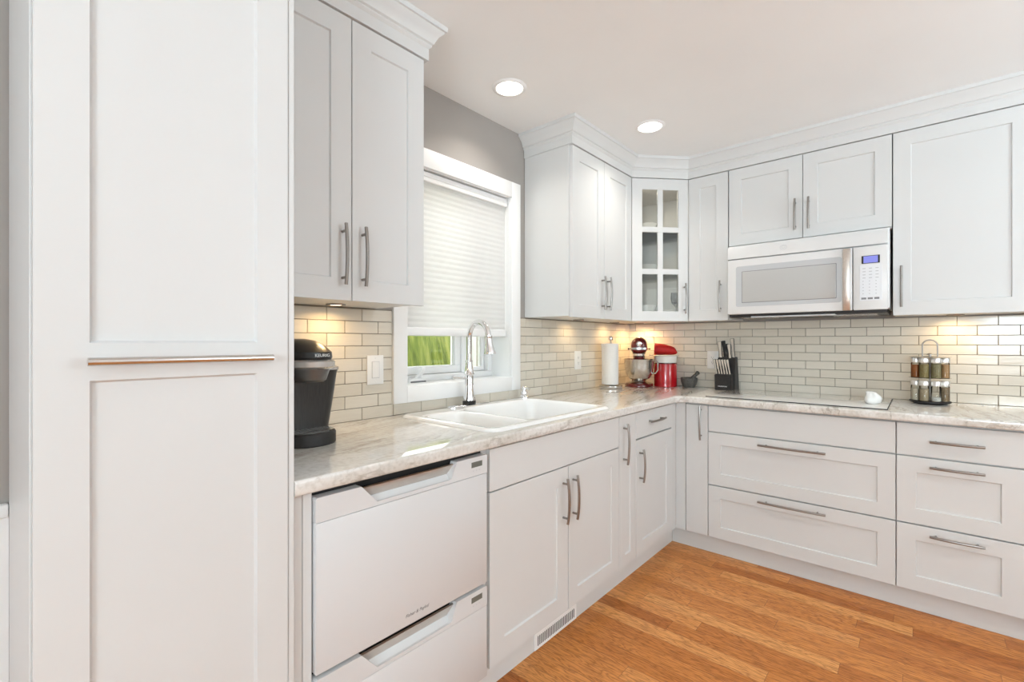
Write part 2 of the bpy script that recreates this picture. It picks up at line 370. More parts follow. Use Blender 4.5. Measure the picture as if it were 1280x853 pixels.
# backsplash tiles
def tiles(name, parent, rects, horiz, off, holes=()):
    TW, TH, G = .1545, .0515, .0028
    bm = bmesh.new(); lay = bm.faces.layers.float.new('tint')
    for (u0, u1, z0, z1) in rects:
        k = 0; z = .9165
        while z < z1:
            za, zb = max(z, z0), min(z+TH-G, z1)
            o = off + (TW/2 if k % 2 else 0)
            if zb-za > .006:
                i0 = int(math.floor((u0-o)/TW))-1; i1 = int(math.ceil((u1-o)/TW))+1
                for i in range(i0, i1):
                    a, b = max(o+i*TW+G/2, u0), min(o+(i+1)*TW-G/2, u1)
                    if b-a < .004: continue
                    segs = [(a, b)]
                    for s0, s1 in segs:
                        nf = len(bm.faces)
                        rnd = random.Random(hash((name, k, i)) & 0xffff if False else k*131+i*17+len(name))
                        if horiz == 'y': M = T(.0045, (s0+s1)/2, (za+zb)/2, rz=rnd.uniform(-.006, .006), ry=rnd.uniform(-.006, .006)); d = (-.004, .004, -(s1-s0)/2, (s1-s0)/2, -(zb-za)/2, (zb-za)/2)
                        else: M = T((s0+s1)/2, -.0045, (za+zb)/2, rz=rnd.uniform(-.006, .006), rx=rnd.uniform(-.006, .006)); d = (-(s1-s0)/2, (s1-s0)/2, -.004, .004, -(zb-za)/2, (zb-za)/2)
                        box(bm, *d, bev=.0012, seg=1, M=M)
                        bm.faces.ensure_lookup_table(); t = rnd.random()
                        for f in bm.faces[nf:]: f[lay] = t
            z += TH; k += 1
    me = obj(name, bm, TILE, parent, smooth=False)
    # grout bed
    b2 = bmesh.new()
    for (u0, u1, z0, z1) in rects:
        if horiz == 'y': box(b2, 0, .0055, u0, u1, z0, z1)
        else: box(b2, u0, u1, -.0055, 0, z0, z1)
    obj('grout', b2, GROUT, parent, smooth=False)
    return me
# odd rows: joint at y=-2.551+n*.1545 is the row 1.329-1.38 (k=8)
tiles('tile_backsplash', wall_left, [(-2.968, -2.249, .9165, 1.383), (-2.249, -1.381, .9165, .9655), (-1.381, -.008, .9165, 1.383)], 'y', -2.551)
tiles('tile_backsplash', wall_back, [(.0, 2.30, .9165, 1.3765)], 'x', 1.683-.1545*11+.0773)

# kitchen window
win = thing('window_1', None, None, kind='structure')
bm = bmesh.new(); cw = .083; CT = .021
oy0, oy1, oz0, oz1 = -2.248, -1.381, .966, 2.149
for d in [(oy0, WY0+.004, oz0, oz1), (WY1-.004, oy1, oz0, oz1), (WY0+.004, WY1-.004, WZ1-.004, oz1), (WY0+.004, WY1-.004, oz0, WZ0+.004)]:
    box(bm, 0, CT, *d, bev=.002)
obj('casing', bm, TRIMW, win)
bm = bmesh.new()
box(bm, -.175, .001, WY0, WY1, WZ0, WZ0+.006); box(bm, -.175, .001, WY0, WY1, WZ1-.006, WZ1)
box(bm, -.175, .001, WY0, WY0+.006, WZ0+.006, WZ1-.006); box(bm, -.175, .001, WY1-.006, WY1, WZ0+.006, WZ1-.006)
obj('jamb', bm, TRIMW, win, smooth=False)
bm = bmesh.new()
ya, yb, za, zb = WY0+.006, WY1-.006, WZ0+.006, WZ1-.006
def ring(bm, x0, x1, a, b, c, d, w, bev=.003):
    box(bm, x0, x1, a, b, c, c+w, bev); box(bm, x0, x1, a, b, d-w, d, bev)
    box(bm, x0, x1, a, a+w, c+w, d-w, bev); box(bm, x0, x1, b-w, b, c+w, d-w, bev)
ring(bm, -.20, -.135, ya, yb, za, zb, .032)
MUL = -1.675
box(bm, -.20, -.145, MUL-.012, MUL+.025, za+.032, zb-.032, .003)
obj('window_frame', bm, TRIMW, win)
bm = bmesh.new(); ring(bm, -.195, -.155, ya+.034, MUL-.014, za+.034, zb-.034, .040)
obj('sash', bm, TRIMW, win)
bm = bmesh.new(); ring(bm, -.195, -.165, MUL+.027, yb-.034, za+.034, zb-.034, .022)
obj('sash', bm, TRIMW, win)
bm = bmesh.new(); box(bm, -.182, -.178, ya+.07, MUL-.05, za+.07, zb-.07); obj('pane', bm, GLASS, win, smooth=False)
bm = bmesh.new(); box(bm, -.182, -.178, MUL+.045, yb-.055, za+.055, zb-.055); obj('pane', bm, GLASS, win, smooth=False)
# crank operator
cr = bmesh.new()
loft(cr, [rrect(0, 0, .02, .055, .012, 0), rrect(0, 0, .018, .05, .012, .01), rrect(-.002, 0, .012, .038, .01, .02)], M=T(-.112, -2.03, WZ0+.006))
tube(cr, [(-.112, -2.03, WZ0+.022), (-.10, -2.02, WZ0+.038), (-.097, -2.00, WZ0+.052), (-.10, -1.99, WZ0+.066)], [.008, .008, .009, .006], 10)
lathe(cr, [(0, 0), (.011, .002), (.013, .012), (.009, .024), (0, .027)], 14, T(-.10, -1.99, WZ0+.056))
obj('crank_handle', cr, TRIMW, win)
bm = bmesh.new(); box(bm, -.09, -.085, -2.075, -1.985, WZ0+.0065, WZ0+.014, .001); obj('crank_gasket', bm, GREYM, win)

# cellular shade
sh = thing('cellular_shade', 'white cellular window shade pulled down over most of the window above the sink', 'window shade', (-.03, (ya+yb)/2, 0))
hw = (yb-ya)/2-.006
bm = bmesh.new(); box(bm, -.022, .022, -hw, hw, 2.008, 2.054, .005, 3); box(bm, .018, .026, -hw, hw, 2.028, 2.034, .002, 1); obj('headrail', bm, TRIMW, sh)
bm = bmesh.new(); z0, z1 = 1.310, 2.008; n = 26; prof = []
for i in range(n*2+1): prof.append((.0068 if i % 2 else .0044, z0+(z1-z0)*i/(n*2)))
A = [[bm.verts.new((s*x, y, z)) for x, z in prof] for y in (-hw+.004, hw-.004) for s in (1, -1)]
for fr, bk in ((A[0], A[2]), (A[1], A[3])):
    for i in range(len(prof)-1): bm.faces.new([fr[i], bk[i], bk[i+1], fr[i+1]])
obj('pleated_fabric', bm, SHADE, sh, smooth=False)
bm = bmesh.new(); box(bm, -.015, .015, -hw, hw, 1.270, 1.310, .006, 3); obj('bottom_rail', bm, TRIMW, sh)

# outside: grass bank, fence, white post
bm = bmesh.new()
xs = [-.22, -1.5, -1.6, -1.75, -2.0, -3.5, -9]; zs = [.12, .14, .75, 1.35, 1.9, 2.25, 2.5]; ys = [-6+ i*1.0 for i in range(17)]
G = [[bm.verts.new((x, y, z+.06*math.sin(y*1.7+x))) for y in ys] for x, z in zip(xs, zs)]
for i in range(len(xs)-1):
    for j in range(len(ys)-1): bm.faces.new([G[i][j], G[i][j+1], G[i+1][j+1], G[i+1][j]])
tag(obj('lawn', bm, GRASS), 'bright green bank of tall grass rising outside the kitchen window', 'lawn', kind='stuff')
gf = thing('garden_fence', 'beige board fence seen through the narrow right window pane', 'fence', (-1.0, -.40, .16))
bm = bmesh.new()
for i in range(9): box(bm, -.012, .012, -.42+i*.1, -.326+i*.1, .02, 2.2, .002, 1)
obj('fence_board_panel', bm, FENCE, gf)
bm = bmesh.new(); box(bm, .015, .09, -.50, -.42, 0, 2.25, .003); obj('post', bm, TRIMW, gf)
bm = bmesh.new(); box(bm, .013, .05, -.42, .5, 2.0, 2.08, .002); obj('rail', bm, TRIMW, gf)

# ---------------------------------------------------------------- crown mouldings (swept)
def sweep(bm, path, prof):
    # path: xy points, moulding on the right-hand side of travel direction; prof: (out, z)
    P = [Vector(p) for p in path]; secs = []
    for i, p in enumerate(P):
        ds = []
        if i > 0: ds.append((P[i]-P[i-1]).normalized())
        if i < len(P)-1: ds.append((P[i+1]-P[i]).normalized())
        ns = [Vector((d.y, -d.x)) for d in ds]
        m = sum(ns, Vector((0, 0))).normalized(); k = 1/max(.3, m.dot(ns[0]))
        secs.append([(p.x+m.x*k*o, p.y+m.y*k*o, z) for o, z in prof])
    loft(bm, secs)
zt = CEILZ
CROWN = [(-.02, 2.323), (.006, 2.323), (.006, 2.366), (.010, 2.370), (.014, 2.376), (.013, 2.382), (.020, 2.386), (.024, 2.396), (.034, 2.414), (.046, 2.426), (.050, 2.432), (.056, 2.434), (.058, 2.4515), (-.02, 2.4515)]
bm = bmesh.new(); sweep(bm, [(.003, -1.322), (.335, -1.322), (.335, -.619), (.600, -.335), (2.30, -.335)], CROWN)
tag(obj('trim_2', bm, WHITE, ang=30), kind='structure')
bm = bmesh.new(); sweep(bm, [(.335, -2.965), (.335, -2.318), (.003, -2.318)][::1], CROWN)
tag(obj('trim_3', bm, WHITE, ang=30), kind='structure')

# ---------------------------------------------------------------- cabinetry
def slab(bm, x0, x1, z0, z1, yf, th=.02, bev=.0012): box(bm, x0, x1, yf, yf+th, z0, z1, bev, 1)
def shaker(bm, x0, x1, z0, z1, yf, f=.07, th=.02, dep=.007):
    y = yf
    def P(x, z, yy): return bm.verts.new((x, yy, z))
    o = [P(x0+.001, z0+.001, y), P(x1-.001, z0+.001, y), P(x1-.001, z1-.001, y), P(x0+.001, z1-.001, y)]
    o2 = [P(x0, z0, y+.001), P(x1, z0, y+.001), P(x1, z1, y+.001), P(x0, z1, y+.001)]
    b = [P(x0, z0, y+th), P(x1, z0, y+th), P(x1, z1, y+th), P(x0, z1, y+th)]
    i1 = [P(x0+f, z0+f, y), P(x1-f, z0+f, y), P(x1-f, z1-f, y), P(x0+f, z1-f, y)]
    g = f+.003
    i2 = [P(x0+g, z0+g, y+dep), P(x1-g, z0+g, y+dep), P(x1-g, z1-g, y+dep), P(x0+g, z1-g, y+dep)]
    for A_, B_ in ((o, o2), (o2, b), (o, i1), (i1, i2)):
        for k in range(4): bm.faces.new([A_[k], A_[(k+1) % 4], B_[(k+1) % 4], B_[k]])
    bm.faces.new(i2); bm.faces.new(b)
def handle(parent, cx, cz, Lh, yf, vert=True, bow=.008):
    bm = bmesh.new(); n = 12; pts = []; rs = []
    for i in range(n+1):
        t = -1+2*i/n; out = .024+bow*(1-t*t)
        a = t*Lh/2
        pts.append((cx, yf-out, cz+a) if vert else (cx+a, yf-out, cz)); rs.append(.0058)
    tube(bm, pts, rs, 8)
    for s in (-1, 1):
        a = s*Lh*.38; out = .024+bow*(1-.76**2)
        p = (cx, yf, cz+a) if vert else (cx+a, yf, cz); q = (p[0], yf-out, p[2])
        tube(bm, [p, q], .0048, 8)
    return obj('handle', bm, NICK, parent)
def door(parent, x0, x1, z0, z1, yf, f=.07, name='door', plain=False):
    bm = bmesh.new(); g = .0015
    if plain: slab(bm, x0+g, x1-g, z0+g, z1-g, yf)
    else: shaker(bm, x0+g, x1-g, z0+g, z1-g, yf, f)
    return obj(name, bm, WHITE, parent, smooth=True, ang=20)
ROT = PI/2
def LX(y, y0): return y-y0     # local x of world y on the left run
BD, DF = -.620, -.640          # base carcass front, door front (local y)
def carcass(parent, x0, x1, z0, z1, d, name='body', m=None):
    bm = bmesh.new(); box(bm, x0, x1, d, -.003, z0, z1, .001, 1); return obj(name, bm, m or WHITE, parent)

# --- left run bases
y0 = -2.310
c = thing('base_cabinet', 'white base cabinet under the sink with two shaker doors and a blank top panel', 'cabinet', (0, y0, 0), ROT)
bm = bmesh.new()                                        # carcass with an open top for the basins
W = LX(-1.358, y0); d = BD
box(bm, 0, .018, d, -.003, .10, .875); box(bm, W-.018, W, d, -.003, .10, .875); box(bm, .018, W-.018, d, -.003, .10, .12)
box(bm, .018, W-.018, -.02, -.003, .12, .875); box(bm, .018, W-.018, d, d+.01, .12, .875)
obj('body', bm, WHITE, c, smooth=False)
fp = door(c, LX(-2.288, y0), LX(-1.359, y0), .718, .869, DF, name='false_drawer_front', plain=True)
d1 = door(c, LX(-2.288, y0), LX(-1.805, y0), .103, .716, DF, .076); handle(d1, LX(-1.843, y0), .578, .188, DF)
d2 = door(c, LX(-1.803, y0), LX(-1.359, y0), .103, .716, DF, .07); handle(d2, LX(-1.770, y0), .578, .188, DF)
y0 = -1.357
c = thing('base_cabinet', 'narrow white pull-out base cabinet with one tall handle beside the sink cabinet', 'cabinet', (0, y0, 0), ROT)
carcass(c, 0, .181, .10, .875, BD); d1 = door(c, 0, .181, .103, .869, DF, .058); handle(d1, .043, .728, .205, DF)
y0 = -1.175
c = thing('base_cabinet', 'white base cabinet with one small drawer over a shaker door next to the inner corner', 'cabinet', (0, y0, 0), ROT)
carcass(c, 0, .466, .10, .875, BD)
d1 = door(c, 0, .466, .728, .869, DF, name='drawer', plain=True); handle(d1, .233, .805, .19, DF, False)
d1 = door(c, 0, .466, .103, .722, DF, .07); handle(d1, .040, .584, .175, DF)
c = thing('corner_filler', 'white corner filler strips in the inner corner under the countertop', 'cabinet filler', (0, 0, 0))
bm = bmesh.new(); box(bm, .61, .638, -.707, -.638, .103, .874, .001, 1); box(bm, .638, .697, -.638, -.61, .103, .874, .001, 1); obj('filler_strip', bm, WHITE, c)
# --- back run bases
c = thing('base_cabinet', 'slim white corner pull-out with a plain slab front left of the wide drawers', 'cabinet', (.699, 0, 0))
carcass(c, 0, .130, .10, .875, BD); d1 = door(c, 0, .130, .103, .869, DF, plain=True); handle(d1, .092, .765, .20, DF)
c = thing('base_cabinet', 'wide white drawer base under the cooktop with two long handles', 'cabinet', (.830, 0, 0))
carcass(c, 0, .851, .10, .872, BD)
door(c, 0, .851, .720, .869, DF, name='false_drawer_front', plain=True)
d1 = door(c, 0, .851, .410, .716, DF, .067, 'drawer'); handle(d1, .424, .679, .31, DF, False)
d1 = door(c, 0, .851, .103, .406, DF, .067, 'drawer'); handle(d1, .424, .371, .31, DF, False)
c = thing('base_cabinet', 'white three drawer base with three short handles at the right edge of the room', 'cabinet', (1.682, 0, 0))
carcass(c, 0, .412, .10, .875, BD); carcass(c, .4135, .615, .103, .869, DF, 'end_panel')
d1 = door(c, 0, .412, .720, .869, DF, name='drawer', plain=True); handle(d1, .204, .794, .175, DF, False)
d1 = door(c, 0, .412, .410, .716, DF, .068, 'drawer'); handle(d1, .204, .679, .175, DF, False)
d1 = door(c, 0, .412, .103, .406, DF, .068, 'drawer'); handle(d1, .204, .371, .175, DF, False)
# toe kicks
bm = bmesh.new()
box(bm, .585, .600, -2.95, -.60, 0, .10, .001, 1); box(bm, .600, 2.29, -.600, -.585, 0, .10, .001, 1)
tag(obj('baseboard_kitchen', bm, WHITE), kind='structure')
# toe kick vent
v = thing('toe_kick_vent', 'small slotted white air vent in the toe kick below the sink cabinet', 'vent', (.600, -1.84, 0), ROT)
bm = bmesh.new(); box(bm, -.15, .15, -.006, 0, .004, .072, .001, 1); obj('cover', bm, TRIMW, v)
bm = bmesh.new()
for i in range(24):
    x = -.132+i*.0112
    box(bm, x, x+.0048, -.0068, -.0055, .018, .056)
obj('slots', bm, DARK, v, smooth=False)

# --- dishwasher
y0 = -2.915; dwf = -.655; W = .600
dw = thing('dishwasher', 'white double drawer dishwasher with recessed steel grips between pantry and sink cabinet', 'dishwasher', (0, y0, 0), ROT)
bm = bmesh.new(); box(bm, -.004, W+.002, -.62, -.05, .10, .876); obj('body', bm, DARK, dw, smooth=False)
def dwdrawer(zt_, zb_, gz):
    # top edge zt_, bottom zb_, scoop bottom gz
    nx0, nx1, bx0, bx1 = .124, .462, .172, .440
    D = thing('drawer', None, None); D.parent = dw
    bm = bmesh.new(); th = .03
    sp = gz-.012
    # upper fascia with a trapezoid notch
    prism(bm, [(0, sp+.0015), (0, zt_-.004), (.004, zt_), (nx0, zt_), (bx0, gz), (bx1-.01, gz), (bx1, gz+.004), (nx1, zt_), (W-.004, zt_), (W, zt_-.004), (W, sp+.0015)][::-1], dwf, dwf+th, 'y')
    obj('control_fascia', bm, APPL, D, smooth=False)
    bm = bmesh.new(); box(bm, 0, W, dwf, dwf+th, zb_, sp, .003, 2); obj('front_panel', bm, APPL, D)
    bm = bmesh.new()
    # scoop: slopes back and up
    prism(bm, [(dwf+.0005, gz), (dwf+.006, gz-.001), (dwf+.030, gz+.012), (dwf+.034, gz+.02), (dwf+.034, gz-.008), (dwf+.0005, gz-.008)], bx0-.03, bx1+.012, 'x')
    obj('scoop', bm, APPL, D)
    bm = bmesh.new(); prism(bm, [(dwf+.012, zt_-.009), (dwf+.018, zt_-.007), (dwf+.034, gz+.012), (dwf+.028, gz+.012)], nx0+.006, nx1-.002, 'x')
    obj('handle', bm, SATIN, D)
    bm = bmesh.new(); box(bm, .526, .576, dwf-.0006, dwf+.001, zt_-.033, zt_-.015, .0003, 1); obj('display', bm, LCD, D)
    bm = bmesh.new(); box(bm, 0.004, W-.004, dwf+.03, dwf+.2, zb_+.01, zt_-.006); obj('tub', bm, DARK if False else APPL, D, smooth=False) if False else bm.free()
    bm = bmesh.new()
    for q in range(3): box(bm, .532+q*.014, .538+q*.014, dwf-.0003, dwf+.001, zt_-.045, zt_-.0425)
    obj('indicator_marks', bm, LGREY, D, smooth=False)
    return D
D1 = dwdrawer(.859, .424, .808); D2 = dwdrawer(.413, .105, .358)
for D in (D1, D2): pass
text('brand_text', 'Fisher & Paykel', .0135, GREYM, D1, T(.306, dwf-.0003, .453) @ FACE_Y, .0002, shear=.25)
bm = bmesh.new(); box(bm, .003, .030, -.640, -.60, 0, .876, .001, 1); box(bm, .0315, .054, -.640, -.60, 0, .876, .001, 1)
o = obj('filler_panel', bm, WHITE); o.location = (0, -2.972, 0); o.rotation_euler = (0, 0, ROT)
tag(o, 'narrow white vertical filler strip between the pantry and the dishwasher', 'cabinet filler')

# --- pantry
pt = thing('pantry_cabinet', 'tall white pantry cabinet with a two panel pull-out front and long horizontal bar', 'pantry', (0, -3.403, 0), ROT)
PF = -.665; PW = .430
bm = bmesh.new(); box(bm, 0, PW, PF+.022, -.003, 0.08, 2.40, .001, 1); box(bm, 0, PW, PF+.07, -.003, 0, .08); obj('body', bm, WHITE, pt)
bm = bmesh.new(); x0, x1, z0, z1 = .003, .416, .085, 2.36; yf = PF
def P(x, z, yy): return bm.verts.new((x, yy, z))
xs_ = [x0, .073, .350, x1]; zs_ = [z0, .165, 1.173, 1.240, 2.28, z1]
g = {}
for i, x in enumerate(xs_):
    for j, z in enumerate(zs_): g[i, j] = P(x, z, yf)
for i in range(3):
    for j in range(5):
        q = [g[i, j], g[i+1, j], g[i+1, j+1], g[i, j+1]]
        if i == 1 and j in (1, 3):
            e = .004; a, b2, c2, d2 = xs_[1]+e, xs_[2]-e, zs_[j]+e, zs_[j+1]-e
            r_ = [P(a, c2, yf+.008), P(b2, c2, yf+.008), P(b2, d2, yf+.008), P(a, d2, yf+.008)]
            for k in range(4): bm.faces.new([q[k], q[(k+1) % 4], r_[(k+1) % 4], r_[k]])
            bm.faces.new(r_)
        else: bm.faces.new(q)
bk = [P(x0, z0, yf+.02), P(x1, z0, yf+.02), P(x1, z1, yf+.02), P(x0, z1, yf+.02)]
bm.faces.new(bk)
bm.faces.new([g[0, 0], g[1, 0], g[2, 0], g[3, 0], bk[1], bk[0]]); bm.faces.new([g[0, 5], g[1, 5], g[2, 5], g[3, 5], bk[2], bk[3]])
bm.faces.new([g[0, j] for j in range(6)]+[bk[3], bk[0]]); bm.faces.new([g[3, j] for j in range(6)]+[bk[2], bk[1]])
pd = obj('door', bm, WHITE, pt, smooth=True, ang=20)
bm = bmesh.new(); zc_ = 1.2075
tube(bm, [(.066, PF-.035, zc_), (.369, PF-.035, zc_)], .0072, 20)
for x in (.092, .343): tube(bm, [(x, PF, zc_), (x, PF-.035, zc_)], .0055, 14)
obj('handle', bm, STEEL, pd)
bm = bmesh.new(); box(bm, .4185, .432, PF+.003, -.003, 0, 2.40, .001, 1); obj('end_panel', bm, WHITE, pt)

# --- upper cabinets
UB, UF, UD = 1.384, -.335, -.314
def upper(name, label, loc, rot, w, zb=1.384, doors=(), glassy=False):
    c = thing(name, label, 'cabinet', loc, rot)
    carcass(c, 0, w, zb, 2.40, UD)
    return c
y0 = -2.965
c = upper('upper_cabinet', 'white two door upper cabinet above the coffee maker, left of the window', (0, y0, 0), ROT, -2.328-y0)
d1 = door(c, LX(-2.936, y0), LX(-2.6325, y0), 1.377, 2.3205, UF, .072); handle(d1, LX(-2.667, y0), 1.528, .20, UF)
d2 = door(c, LX(-2.6325, y0), LX(-2.330, y0), 1.377, 2.3205, UF, .072); handle(d2, LX(-2.594, y0), 1.528, .20, UF)
y0 = -1.322
c = upper('upper_cabinet', 'white two door upper cabinet right of the window, with a broad plain side', (0, y0, 0), ROT, .702)
d1 = door(c, .006, .350, 1.377, 2.3205, UF, .07); handle(d1, .318, 1.53, .20, UF)
d2 = door(c, .350, .701, 1.377, 2.3205, UF, .07); handle(d2, .384, 1.53, .20, UF)

# diagonal glass cabinet
dg = thing('upper_cabinet', 'diagonal corner upper cabinet with a six pane glass door and dishes inside', 'cabinet', (0, 0, 0))
poly_o = [(.003, -.003), (.003, -.618), (.318, -.618), (.599, -.322), (.599, -.003)]
poly_f = [(.003, -.003), (.003, -.618), (.312, -.618), (.599, -.316), (.599, -.003)]
def inset(p, d=.016): 
    cx, cy = .25, -.25
    return [(a+(cx-a)*d/.25*.9, b+(cy-b)*d/.25*.9) for a, b in p]
bm = bmesh.new()
prism(bm, poly_f, 1.384, 1.402, 'z'); prism(bm, poly_f, 2.30, 2.40, 'z')
box(bm, .003, .015, -.618, -.003, 1.402, 2.30); box(bm, .015, .599, -.015, -.003, 1.402, 2.30)
box(bm, .015, .312, -.618, -.606, 1.402, 2.30); box(bm, .587, .599, -.316, -.015, 1.402, 2.30)
obj('body', bm, WHITE, dg, smooth=False)
for z in (1.700, 1.990):
    bm = bmesh.new(); prism(bm, [(.016, -.016), (.016, -.605), (.300, -.605), (.586, -.310), (.586, -.016)], z-.006, z, 'z'); obj('shelf', bm, SGLASS, dg, smooth=False)
bm = bmesh.new(); lathe(bm, [(.028, 0), (.028, -.008), (0, -.009)], 24, T(.420, -.438, 2.30), cap=False); obj('added_interior_light', bm, PLAMP, dg)  # added glowing disc under the cabinet top, no known fixture
area('added_cabinet_lamp', (.420, -.438, 2.285), (0, 0, 0), .05, .05, 1.5, (1, .88, .72), 'DISK', 170)  # added lamp that brightens the shelves behind the glass
# door in its own frame: origin at left end, x along the door, -y outward
ddx = Vector((.600-.335, .619-.335)); DL = ddx.length; da = math.atan2(ddx.y, ddx.x)
MD = T(.335, -.619, 0, rz=da)
bm = bmesh.new()
g = .002; st0, st1, mu = .072, .067, .036; pw = (DL-st0-st1-mu)/2
zp = [1.377+.001, 1.443, 1.689, 1.724, 1.967, 2.001, 2.2475, 2.3195]
box(bm, g, st0, 0, .02, zp[0], zp[7], .001, 1, MD); box(bm, DL-st1, DL-g, 0, .02, zp[0], zp[7], .001, 1, MD)
for a, b in ((0, 1), (2, 3), (4, 5), (6, 7)): box(bm, st0-.001, DL-st1+.001, .0011 if a in (2, 4) else .0001, .0199, zp[a], zp[b], .001, 1, MD)
box(bm, st0+pw, st0+pw+mu, .0022, .0194, zp[1]-.002, zp[6]+.002, .001, 1, MD)
gd = obj('door', bm, WHITE, dg)
bm = bmesh.new(); box(bm, st0-.003, DL-st1+.003, .010, .014, zp[1]-.003, zp[6]+.003, M=MD); obj('glass_pane', bm, CGLASS, gd, smooth=False)
h = handle(gd, DL-.028, 1.528, .20, 0); h.data.transform(MD)

c = upper('upper_cabinet', 'narrow single door white upper cabinet left of the microwave', (.602, 0, 0), 0, .252)
d1 = door(c, 0, .250, 1.377, 2.3205, UF, .072); handle(d1, .205, 1.53, .20, UF)
c = thing('upper_cabinet', 'short two door white cabinet directly above the microwave', 'cabinet', (.856, 0, 0))
carcass(c, 0, .800, 1.833, 2.40, UD)
d1 = door(c, 0, .401, 1.840, 2.3205, UF, .07); handle(d1, .365, 1.976, .18, UF)
d2 = door(c, .401, .801, 1.840, 2.3205, UF, .07); handle(d2, .432, 1.974, .18, UF)
c = upper('upper_cabinet', 'large single door white upper cabinet right of the microwave above the spice rack', (1.659, 0, 0), 0, .498); carcass(c, .4995, .638, 1.377, 2.3205, UF, 'end_panel')
d1 = door(c, 0, .498, 1.377, 2.3205, UF, .07); handle(d1, .035, 1.525, .21, UF)

# ---------------------------------------------------------------- countertop
bm = bmesh.new()
CF = .667; ctz = (.877, .915)
SX0, SX1, SY0, SY1 = .105, .59, -2.215, -1.425       # sink cut-out
xs_ = [0.001, SX0, SX1, CF, 2.30]; ys_ = [-2.9705, SY0, SY1, -CF, -.001]
vd = {}
def gv(i, j):
    if (i, j) not in vd: vd[i, j] = bm.verts.new((xs_[i], ys_[j], ctz[1]))
    return vd[i, j]
top = []
for i in range(4):
    for j in range(4):
        if i == 3 and j < 3: continue
        if i == 1 and j == 1: continue
        top.append(bm.faces.new([gv(i, j), gv(i+1, j), gv(i+1, j+1), gv(i, j+1)]))
r = bmesh.ops.extrude_face_region(bm, geom=top)
vv = [e for e in r['geom'] if isinstance(e, bmesh.types.BMVert)]
bmesh.ops.translate(bm, verts=vv, vec=(0, 0, ctz[0]-ctz[1]))
bmesh.ops.recalc_face_normals(bm, faces=bm.faces)
es = [e for e in bm.edges if abs(e.verts[0].co.x-CF) < 1e-4 and abs(e.verts[1].co.x-CF) < 1e-4 and abs(e.verts[0].co.y+CF) < 1e-4 and abs(e.verts[1].co.y+CF) < 1e-4]
bmesh.ops.bevel(bm, geom=es, offset=.060, segments=7, affect='EDGES', profile=.5)
es = []
for e in bm.edges:
    a, b = e.verts[0].co, e.verts[1].co
    if abs(a.z-b.z) > 1e-5: continue
    mid = (a+b)/2
    fr = (abs(mid.x-CF) < .002 and mid.y < -CF+.01) or (abs(mid.y+CF) < .002 and mid.x > CF-.01) or (CF-.02 < mid.x < CF+.065 and -CF-.065 < mid.y < -CF+.02 and len(e.link_faces) == 2 and any(abs(f.normal.z) < .1 for f in e.link_faces))
    if fr and any(abs(f.normal.z) < .1 for f in e.link_faces): es.append(e)
bmesh.ops.bevel(bm, geom=es, offset=.008, segments=4, affect='EDGES', profile=.5)
tag(obj('countertop', bm, STONE, ang=45), 'veined cream and grey stone countertop running around the corner under everything', 'countertop')

# ---------------------------------------------------------------- sink (height field)
sk = thing('kitchen_sink', 'white drop-in double bowl sink set in the countertop under the window', 'sink', (0, 0, 0))
def sdrr(x, y, x0, x1, y0, y1, r):
    cx, cy, hx, hy = (x0+x1)/2, (y0+y1)/2, (x1-x0)/2-r, (y1-y0)/2-r
    dx, dy = abs(x-cx)-hx, abs(y-cy)-hy
    return math.hypot(max(dx, 0), max(dy, 0))+min(max(dx, dy), 0)-r
RX0, RX1, RY0, RY1 = .050, .622, -2.252, -1.390
def sm(t): t = max(0, min(1, t)); return t*t*(3-2*t)
def sinkz(x, y):
    o = -sdrr(x, y, RX0, RX1, RY0, RY1, .055)
    z = .9155+.011*math.sqrt(max(0, min(1, o/.014)))
    # inner step of the rim
    z -= .003*sm((o-.03)/.008)*(1 if sdrr(x, y, .16, .60, -2.222, -1.415, .05) < 0 else 0)
    a = -sdrr(x, y, .165, .585, -2.205, -1.985, .055)
    b = -sdrr(x, y, .125, .585, -1.965, -1.425, .07)
    dz = 0
    if a > 0: dz = max(dz, .145*sm(a/.055)**.8)
    if b > 0: dz = max(dz, .175*sm(b/.060)**.8)
    return z-dz
bm = bmesh.new(); nx, ny = 96, 144; V = []
# map the unit grid onto the rounded rim by clamping points radially
for i in range(nx+1):
    row = []
    for j in range(ny+1):
        x = RX0+(RX1-RX0)*i/nx; y = RY0+(RY1-RY0)*j/ny
        s = sdrr(x, y, RX0, RX1, RY0, RY1, .055)
        if s > 0:
            e = 1e-4
            gx = (sdrr(x+e, y, RX0, RX1, RY0, RY1, .055)-s)/e; gy = (sdrr(x, y+e, RX0, RX1, RY0, RY1, .055)-s)/e
            x -= gx*s; y -= gy*s
        row.append(bm.verts.new((x, y, sinkz(x, y))))
    V.append(row)
for i in range(nx):
    for j in range(ny): bm.faces.new([V[i][j], V[i+1][j], V[i+1][j+1], V[i][j+1]])
bmesh.ops.remove_doubles(bm, verts=bm.verts, dist=2e-5)
obj('basin', bm, PORC, sk, ang=70)
for x, y, z in ((.38, -2.095, .778), (.37, -1.70, .7485)):
    bm = bmesh.new(); lathe(bm, [(.0, 0), (.024, .0), (.030, .004), (.042, .005), (.045, .002), (.045, -.002), (0, -.002)], 28, T(x, y, z)); obj('drain', bm, CHROME, sk)
bm = bmesh.new(); lathe(bm, [(.018, 0), (.018, .003), (.012, .005), (0, .005)], 20, T(.2, -2.15, .862, ry=R(62))); obj('overflow_ring', bm, CHROME, sk)

